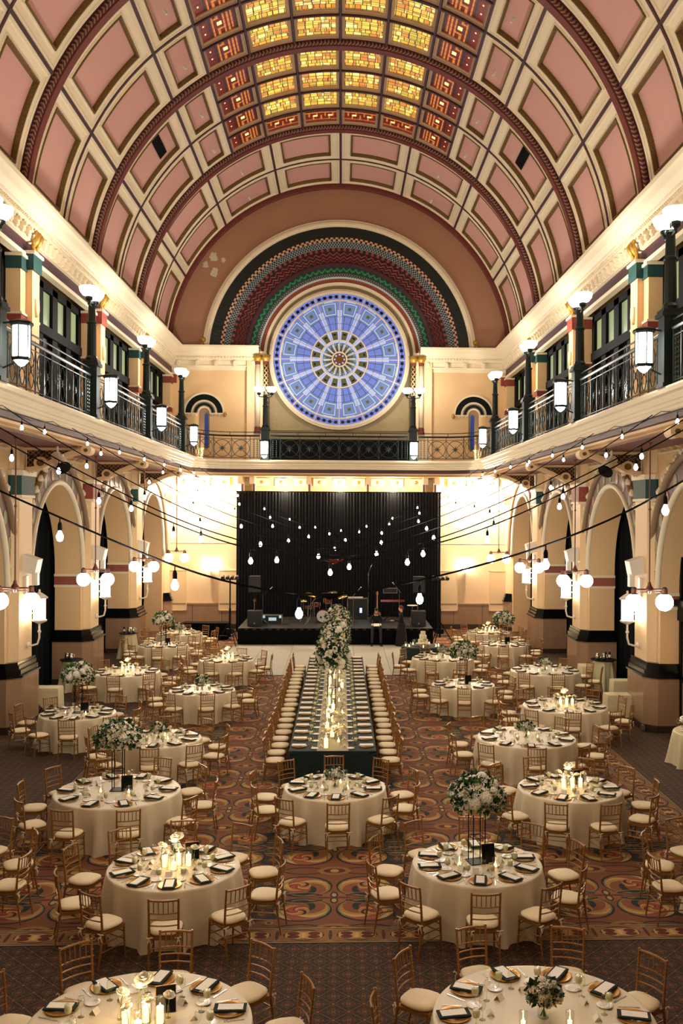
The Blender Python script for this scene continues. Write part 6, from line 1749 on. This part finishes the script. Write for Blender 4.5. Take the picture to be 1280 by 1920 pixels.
for k, dx in enumerate((-0.30, -0.22)): place(p_wine, 'champagne glass left of the cake, %s one' % ('left', 'right')[k], 'glass', 'champagne glasses beside the cake', (cx_+dx, cy_-0.12, ZT), 0, 1.35)

# ================================================================== service tables and trays at the sides
M['tray_cloth'] = mat('cream_tray_cloth', '#d9cba0', 0.6)
M['bottle_green'] = mat('dark_wine_bottle', '#0f140c', 0.12)
def bottle(loc, lab, grp):
    t = empty('wine_bottle', loc); tag(t, lab, 'bottle', grp)
    MB().lathe([(0.0, 0), (0.037, 0.0), (0.038, 0.19), (0.030, 0.215), (0.014, 0.24), (0.014, 0.30), (0, 0.30)], n=12).obj('glass_bottle', 'bottle_green', t, smooth=False)
    MB().lathe([(0.0385, 0.06), (0.0385, 0.15)], n=12).obj('label_band', 'paper', t); MB().lathe([(0.0155, 0.25), (0.0155, 0.305), (0, 0.306)], n=8).obj('capsule', 'charger', t)
def pitcher(loc, lab, grp):
    t = empty('water_pitcher', loc); tag(t, lab, 'pitcher', grp)
    MB().lathe([(0, 0), (0.05, 0), (0.075, 0.05), (0.07, 0.13), (0.05, 0.18), (0.06, 0.21)], n=12).obj('body', 'silver', t, smooth=True)
    MB().path([(0.05, 0, 0.19), (0.11, 0, 0.17), (0.11, 0, 0.09), (0.07, 0, 0.06)], 0.008, 5).obj('handle', 'silver', t)
def bar_table(px, pyf, r, h, lab, nick, items):
    p = at(px, pyf, h); c = (p.x, p.y+r)
    b = cloth_mesh(r*0.8, 31, 7); sc = h/0.762
    o = MB(); 
    t = empty('service_table', (c[0], c[1], 0)); tag(t, lab, 'table', 'small service tables')
    cl = b.obj('tablecloth', 'tray_cloth', t, smooth=True); cl.scale = (1, 1, (h-0.02)/0.762)
    MB().lathe([(0, 0), (r, 0), (r+0.02, 0.025), (r, 0.02), (0, 0.012)], (0, 0, h-0.015), 24).obj('tray', 'black', t)
    for k, (kind, dx, dy) in enumerate(items):
        f = bottle if kind == 'b' else pitcher
        f((c[0]+dx, c[1]+dy, h), ('wine bottle' if kind == 'b' else 'silver pitcher')+' standing %s on %s' % (['at the left', 'in the middle', 'at the right', 'at the back', 'at the front'][k], nick), 'drinks on '+nick)
bar_table(237, 1189, 0.36, 1.0, 'small round tray table with bottles in the left arcade', 'the left arcade tray table', [('b', -0.18, 0.05), ('p', 0.0, 0.12), ('p', 0.2, 0.0), ('p', 0.05, -0.12)])
bar_table(128, 1240, 0.34, 1.0, 'small round tray table half hidden behind white flowers', 'the tray table near the left pier', [('p', 0.0, -0.05), ('p', -0.15, 0.05)])
bar_table(1137, 1240, 0.40, 1.0, 'round tray table with bottles in the right arcade', 'the right arcade tray table', [('p', -0.2, -0.05), ('b', 0.10, 0.1), ('b', 0.22, 0.05), ('p', 0.0, -0.1)])
def tray_stand(px, py, lab, w_=0.5, h=0.72, legs=True, rz=0.0):
    p = at(px, py, 0); t = empty('draped_tray_stand', (p.x, p.y, 0), rz); tag(t, lab, 'tray stand', 'cloth-draped tray stands')
    b = MB()
    b.cbox((0, 0, h), (w_*1.25, w_*0.9, 0.02)); b.obj('tray', 'tray_cloth', t)
    b = MB()
    for s2 in (-1, 1): b.tube((-0.22, s2*0.2, 0), (0.22, s2*0.2, h), 0.016, n=6).tube((0.22, s2*0.2, 0), (-0.22, s2*0.2, h), 0.016, n=6)
    b.obj('folding_frame', 'black', t)
    b = MB(); rows = []
    for z_, g in ((h+0.012, -0.02), (h+0.012, 0.0), (h-0.05, 0.01), (0.12, 0.03)):
        rows.append([(x_*(w_*0.63+g), y_*(w_*0.46+g), z_-(0.35*abs(x_) if z_ < 0.2 and legs and y_ < 0 and abs(x_) < 0.9 else 0)*-1) for x_, y_ in ((-1, -1), (-0.5, -1.02), (0, -1), (0.5, -1.02), (1, -1), (1.02, 0), (1, 1), (0, 1.02), (-1, 1), (-1.02, 0), (-1, -1))])
    b.grid(rows); b.obj('cloth', 'tray_cloth', t)
    return t
tray_stand(90, 1336, 'cream draped tray stand beside the nearest left pier', 0.55)
tray_stand(1112, 1288, 'cream draped tray stand behind the seventh-nearest right table', 0.7, legs=False)
tray_stand(1158, 1350, 'cream draped tray stand against the nearest right pier, front one', 0.55, legs=False)
tray_stand(1166, 1320, 'cream draped tray stand against the nearest right pier, rear one', 0.5, legs=False)
# coffee table at the right edge
p = at(1290, 1378, 0.76); t = empty('coffee_table', (p.x+0.55, p.y+0.3, 0)); tag(t, 'ivory draped coffee table cut off by the right edge of the picture', 'table')
o = cloth_mesh(0.75, 17, 8).obj('tablecloth', 'tray_cloth', t, smooth=True)
u = empty('coffee_urn', (p.x+0.08, p.y+0.35, ZT)); tag(u, 'silver coffee urn on the draped table at the right edge', 'urn')
MB().lathe([(0, 0), (0.12, 0), (0.10, 0.03), (0.06, 0.06), (0.14, 0.12), (0.17, 0.22), (0.14, 0.32), (0.06, 0.36), (0.05, 0.38), (0.02, 0.40), (0.025, 0.43), (0, 0.45)], n=20).obj('body', 'silver', u, smooth=True)
for q in (-1, 1): MB().path([(q*0.15, 0, 0.28), (q*0.22, 0, 0.27), (q*0.22, 0, 0.2), (q*0.16, 0, 0.18)], 0.01, 5).obj('handle', 'silver', u)
MB().tube((0, -0.14, 0.14), (0, -0.2, 0.12), 0.012).obj('tap', 'black', u)
for s, k in ((-1, 3), (1, 3)):
    b = MB().wbox(s, 8.04, 8.10, RIBS[k]-1.0, RIBS[k]-0.8, 0.06, 0.18); o = b.obj('floor_outlet', 'silver'); tag(o, 'metal power outlet at the foot of the nearest %s pier' % SIDE[s], 'outlet', 'pier outlets')

# ================================================================== pendant lamps below the balcony
for s in (-1, 1):
    for i, k in enumerate((3, 2, 1, 0)):
        yc = (RIBS[k]+RIBS[k+1])/2; x = XA+s*7.35
        t = empty('pendant_lamp', (x, yc, 7.44)); tag(t, 'twin globe pendant lamp on a long rod, %s side, %s from the camera' % (SIDE[s], ORD[i]), 'lamp', 'twin globe pendant lamps')
        MB().tube((0, 0, 0), (0, 0, -3.37), 0.018).sphere((0, 0, -1.6), 0.035, 8, 6).lathe([(0.06, 0), (0.06, -0.03), (0.02, -0.08)], n=10).obj('rod', 'copper', t)
        b = MB().lathe([(0.03, -3.30), (0.05, -3.38), (0.10, -3.46), (0.10, -3.50), (0.05, -3.52), (0.03, -3.58)], n=12).tube((-0.36, 0, -3.48), (0.36, 0, -3.48), 0.022)
        b.tube((-0.36, 0, -3.54), (0.36, 0, -3.54), 0.010)
        for q in (-1, 1): b.lathe([(0.03, -3.42), (0.07, -3.46), (0.075, -3.56), (0.10, -3.59)], (q*0.36, 0, 0), 10)
        b.obj('crossbar', 'copper', t)
        for q in (-1, 1):
            g = MB().sphere((q*0.36, 0, -3.78), 0.205, 18, 12).obj('globe', 'globe_glow', t, smooth=True)
            MB().path([(q*0.36+0.208*math.cos(2*PI*j/20), 0.208*math.sin(2*PI*j/20), -3.78) for j in range(20)], 0.006, 4, closed=True).obj('globe_ring', 'copper', g)

# ================================================================== string lights across the hall
sock = MB().lathe([(0.012, 0.0), (0.016, -0.01), (0.021, -0.03), (0.021, -0.075), (0.014, -0.08)], n=8)
sock.tube((0, 0, 0.05), (0, 0, 0), 0.006, n=5); sock = sock.mesh('socket', 'black')
blb = MB().lathe([(0.013, -0.078), (0.018, -0.095), (0.033, -0.125), (0.034, -0.145), (0.022, -0.172), (0.0, -0.18)], n=10).mesh('bulb', 'bulb_glow', True)
STR = [(10.0, 4.86, 6.6, 7.9), (14.6, 4.98, 6.6, 7.85), (15.6, 5.0, 6.6, 7.9), (19.6, 4.98, 6.6, 7.8), (24.4, 4.99, 6.6, 7.8), (31.0, 5.02, 6.6, 7.8), (38.0, 5.06, 6.6, 7.8), (44.3, 5.1, 6.45, 7.8)]
for i, (y, zc_, xw, ze) in enumerate(STR):
    t = empty('string_lights', (XA, y, 0)); tag(t, 'black cable of festoon bulbs sagging across the hall, %s from the camera' % ORD[i], 'string lights', 'festoon strands over the hall')
    def zz(x): return zc_+(ze-zc_)*(abs(x)/xw)**1.6
    def yy(x): return 0.25*math.sin(x*1.7+i)
    N = 60; pts = [(-xw+2*xw*k/N, yy(-xw+2*xw*k/N), zz(-xw+2*xw*k/N)) for k in range(N+1)]
    MB().path(pts, 0.011, 5).obj('cable', 'black', t)
    MB().cbox((0, yy(0), zc_), (0.16, 0.05, 0.04)).path([(-0.15, yy(0), zc_+0.02), (0, yy(0), zc_-0.04), (0.15, yy(0), zc_+0.02)], 0.014, 5).obj('centre_coupling', 'drum_red' if i == 1 else 'black', t)
    x, sp_ = (-xw+0.35+0.3*(i % 3), 1.18) if i else (-5.39, 1.27)
    while x < xw-0.2:
        z = zz(x)
        o = link('bulb', blb, t, (x, yy(x), z-0.05)); link('socket', sock, o, (0, 0, 0))
        if y < 13: o.scale = (1.15, 1.15, 1.15)
        x += sp_
    for q in (-2.4, 2.4) if y < 38.5 else ():
        point_light('festoon_light', (q, 0, zz(q)-0.55), 60.0, WHITE, 0.25, t)
# bulbs running along the balcony edge
for s in (-1, 1):
    t = empty('string_lights', (XA+s*6.30, 0, 7.72)); tag(t, 'festoon cable looped along the %s balcony edge' % SIDE[s], 'string lights', 'festoon strands over the hall')
    N = 80; b = MB(); b.path([(0, 12+(44-12)*k/N, -0.12*abs(math.sin(k*PI/8))) for k in range(N+1)], 0.009, 4).obj('cable', 'black', t)
    for k in range(9):
        y = 14+3.5*k; o = link('bulb', blb, t, (0, y, -0.15)); link('socket', sock, o)

# ================================================================== people
def skin_body(name, joints, edges, radii, m_, parent, sub=1, root=0):
    me = bpy.data.meshes.new(name); me.from_pydata([tuple(j) for j in joints], edges, []); o = link(name, me, parent)
    me.materials.append(M[m_]); sk = o.modifiers.new('skin', 'SKIN'); sk.use_smooth_shade = True
    for i, v in enumerate(me.skin_vertices[0].data): v.radius = radii[i] if isinstance(radii[i], tuple) else (radii[i], radii[i]); v.use_root = (i == root)
    s2 = o.modifiers.new('sub', 'SUBSURF'); s2.levels = sub; s2.render_levels = sub
    return o
def hand(parent, c, d, up, m_='skin'):
    """hand at c pointing along d; fingers slightly curled"""
    c, d, up = Vector(c), Vector(d).normalized(), Vector(up).normalized(); s = d.cross(up).normalized(); up = s.cross(d)
    J = [c, c+d*0.045, c+d*0.085]; E = [(0, 1), (1, 2)]; Rr = [(0.024, 0.02), (0.036, 0.018), (0.034, 0.016)]
    for k, L in zip((-1.5, -0.5, 0.5, 1.5), (0.055, 0.072, 0.076, 0.066)):
        i = len(J); b0 = c+d*0.092+s*k*0.019; J += [b0, b0+d*L*0.55-up*0.008, b0+d*L-up*0.026]; E += [(2, i), (i, i+1), (i+1, i+2)]; Rr += [0.010, 0.009, 0.0075]
    i = len(J); t0 = c+d*0.03+s*0.035; J += [t0, t0+d*0.035+s*0.022-up*0.01, t0+d*0.065+s*0.022-up*0.02]; E += [(0, i), (i, i+1), (i+1, i+2)]; Rr += [0.014, 0.011, 0.009]
    return skin_body('hand', J, E, Rr, m_, parent, 1)
def head(parent, c, fwd, hair, skin, m_long=False):
    c, f = Vector(c), Vector(fwd).normalized(); r = Vector((0, 0, 1)).cross(f)
    r.normalize(); u = f.cross(r)*1.0
    R3 = Matrix((r, f, u)).transposed()
    def T(b): b.v = [tuple(R3 @ Vector(p)+c) for p in b.v]; return b
    b = MB(); b.sphere((0, 0, 0), 0.098, 18, 14, (0.80, 0.98, 1.18)); b.sphere((0, 0.03, -0.065), 0.062, 12, 8, (0.9, 0.95, 0.9))
    hd = T(b).obj('head', skin, parent, smooth=True)
    T(MB().prism([(0.092, 0.01), (0.118, -0.025), (0.092, -0.03)], 'x', -0.012, 0.012)).obj('nose', skin, hd)
    for q in (-1, 1):
        T(MB().sphere((q*0.033, 0.088, 0.008), 0.010, 8, 6, (1.4, 0.6, 0.8))).obj('eye', 'black', hd)
        T(MB().cbox((q*0.033, 0.094, 0.028), (0.030, 0.008, 0.006))).obj('eyebrow', hair, hd)
        T(MB().sphere((q*0.080, -0.005, -0.005), 0.026, 8, 6, (0.4, 0.8, 1.2))).obj('ear', skin, hd)
    T(MB().cbox((0, 0.094, -0.055), (0.040, 0.010, 0.010))).obj('mouth', 'drum_red', hd)
    b = MB(); b.sphere((0, -0.018, 0.030), 0.108, 18, 12, (0.86, 0.98, 1.08))
    # cut the face opening
    F = []
    for f_ in b.f:
        m = sum((Vector(b.v[i]) for i in f_), Vector())/len(f_)
        if m.y > 0.045 and m.z < 0.055: continue
        if m.z < -0.05 and not m_long: continue
        F.append(f_)
    b.f = F; b.mi = [0]*len(F)
    if m_long: b.sphere((0, -0.07, -0.01), 0.06, 10, 8)
    T(b).obj('hair', hair, hd, smooth=True)
    return hd
# seated man on the stage edge
px_ = at(707, 1185, SZ).x
man = empty('person', (px_, SY0-0.02, 0)); tag(man, 'man in black sweater and grey trousers sitting on the stage edge reading', 'person')
sz = SZ
J = [(0, 0.10, sz+0.12), (0, 0.09, sz+0.30), (0, 0.03, sz+0.50), (0, 0.01, sz+0.58), (0, -0.03, sz+0.66),
     (-0.17, 0.02, sz+0.52), (-0.25, -0.02, sz+0.28), (-0.16, -0.24, sz+0.17), (0.17, 0.02, sz+0.52), (0.25, -0.02, sz+0.28), (0.16, -0.24, sz+0.17)]
E = [(0, 1), (1, 2), (2, 3), (3, 4), (2, 5), (5, 6), (6, 7), (2, 8), (8, 9), (9, 10)]
Rr = [(0.16, 0.12), (0.15, 0.11), (0.15, 0.10), 0.06, 0.05, 0.065, 0.05, 0.038, 0.065, 0.05, 0.038]
skin_body('sweater', J, E, Rr, 'sweater', man, 2)
J = [(0, 0.10, sz+0.10), (-0.10, 0.06, sz+0.09), (-0.17, -0.36, sz+0.10), (-0.19, -0.34, 0.12), (0.10, 0.06, sz+0.09), (0.17, -0.36, sz+0.10), (0.19, -0.34, 0.12)]
skin_body('trousers', J, [(0, 1), (1, 2), (2, 3), (0, 4), (4, 5), (5, 6)], [(0.15, 0.11), 0.10, 0.075, 0.055, 0.10, 0.075, 0.055], 'trousers', man, 2)
for q in (-1, 1):
    MB().path([(q*0.19, -0.28, 0.05), (q*0.195, -0.40, 0.055), (q*0.21, -0.54, 0.045), (q*0.215, -0.60, 0.04)], [0.045, 0.05, 0.045, 0.025], 10).obj('shoe', 'shoe', man, smooth=True)
    MB().path([(q*0.18, -0.19, sz+0.19), (q*0.15, -0.27, sz+0.165)], [0.046, 0.044], 10).obj('shirt_cuff', 'shirt', man)
    hand(man, (q*0.15, -0.27, sz+0.165), (-q*0.6, -0.6, 0.02), (0, 0, 1))
    MB().prism([(q*0.01, sz+0.60), (q*0.075, sz+0.62), (q*0.04, sz+0.54)], 'y', -0.075, -0.06).obj('shirt_collar', 'shirt', man)
head(man, (0, -0.08, sz+0.76), (0, -0.85, -0.45), 'hair_dark', 'skin')
MB().cbox((0.0, -0.38, sz+0.20), (0.26, 0.20, 0.004), rx=0.5).obj('paper_sheet', 'paper', man)
# standing woman in black
q = at(752, 1211, 0)
wm = empty('person', (q.x, SY0-0.30, 0), 0); tag(wm, 'auburn-haired woman in a long black dress standing at the stage edge', 'person')
J = [(0, 0, 0.92), (0, 0, 1.12), (0, -0.01, 1.32), (0, 0, 1.43), (-0.01, 0, 1.50), (-0.05, 0.15, 1.36), (-0.08, 0.20, 1.10), (-0.30, 0.14, 1.08), (-0.05, -0.15, 1.36), (-0.10, -0.20, 1.10), (-0.32, -0.14, 1.12)]
E = [(0, 1), (1, 2), (2, 3), (3, 4), (2, 5), (5, 6), (6, 7), (2, 8), (8, 9), (9, 10)]
skin_body('bodice', J, E, [(0.12, 0.15), (0.10, 0.13), (0.10, 0.14), 0.055, 0.045, 0.055, 0.042, 0.032, 0.055, 0.042, 0.032], 'dress', wm, 2)
b = MB(); rows = []
for z, r in ((1.02, 0.15), (0.92, 0.20), (0.6, 0.24), (0.3, 0.28), (0.02, 0.32)):
    rows.append([(r*(1+0.05*math.sin(7*2*PI*i/40)*(1.02-z))*math.cos(2*PI*i/40)*0.85, r*(1+0.05*math.sin(7*2*PI*i/40)*(1.02-z))*math.sin(2*PI*i/40), z) for i in range(41)])
b.grid(rows).obj('skirt', 'dress', wm, smooth=True)
hand(wm, (-0.31, 0.13, 1.08), (-1, -0.2, 0.15), (0, 0, 1), 'skin2'); hand(wm, (-0.33, -0.13, 1.12), (-1, 0.2, 0.15), (0, 0, 1), 'skin2')
head(wm, (-0.03, 0, 1.62), (-1, -0.15, -0.25), 'hair_auburn', 'skin2', True)
MB().tube((0, 0, 1.46), (-0.02, 0, 1.56), 0.048, n=10).obj('neck', 'skin2', wm, smooth=True)
for q in (-1, 1): MB().path([(0.05, q*0.09, 0.03), (-0.08, q*0.09, 0.035), (-0.18, q*0.09, 0.02)], [0.03, 0.035, 0.015], 8).obj('shoe', 'shoe', wm)
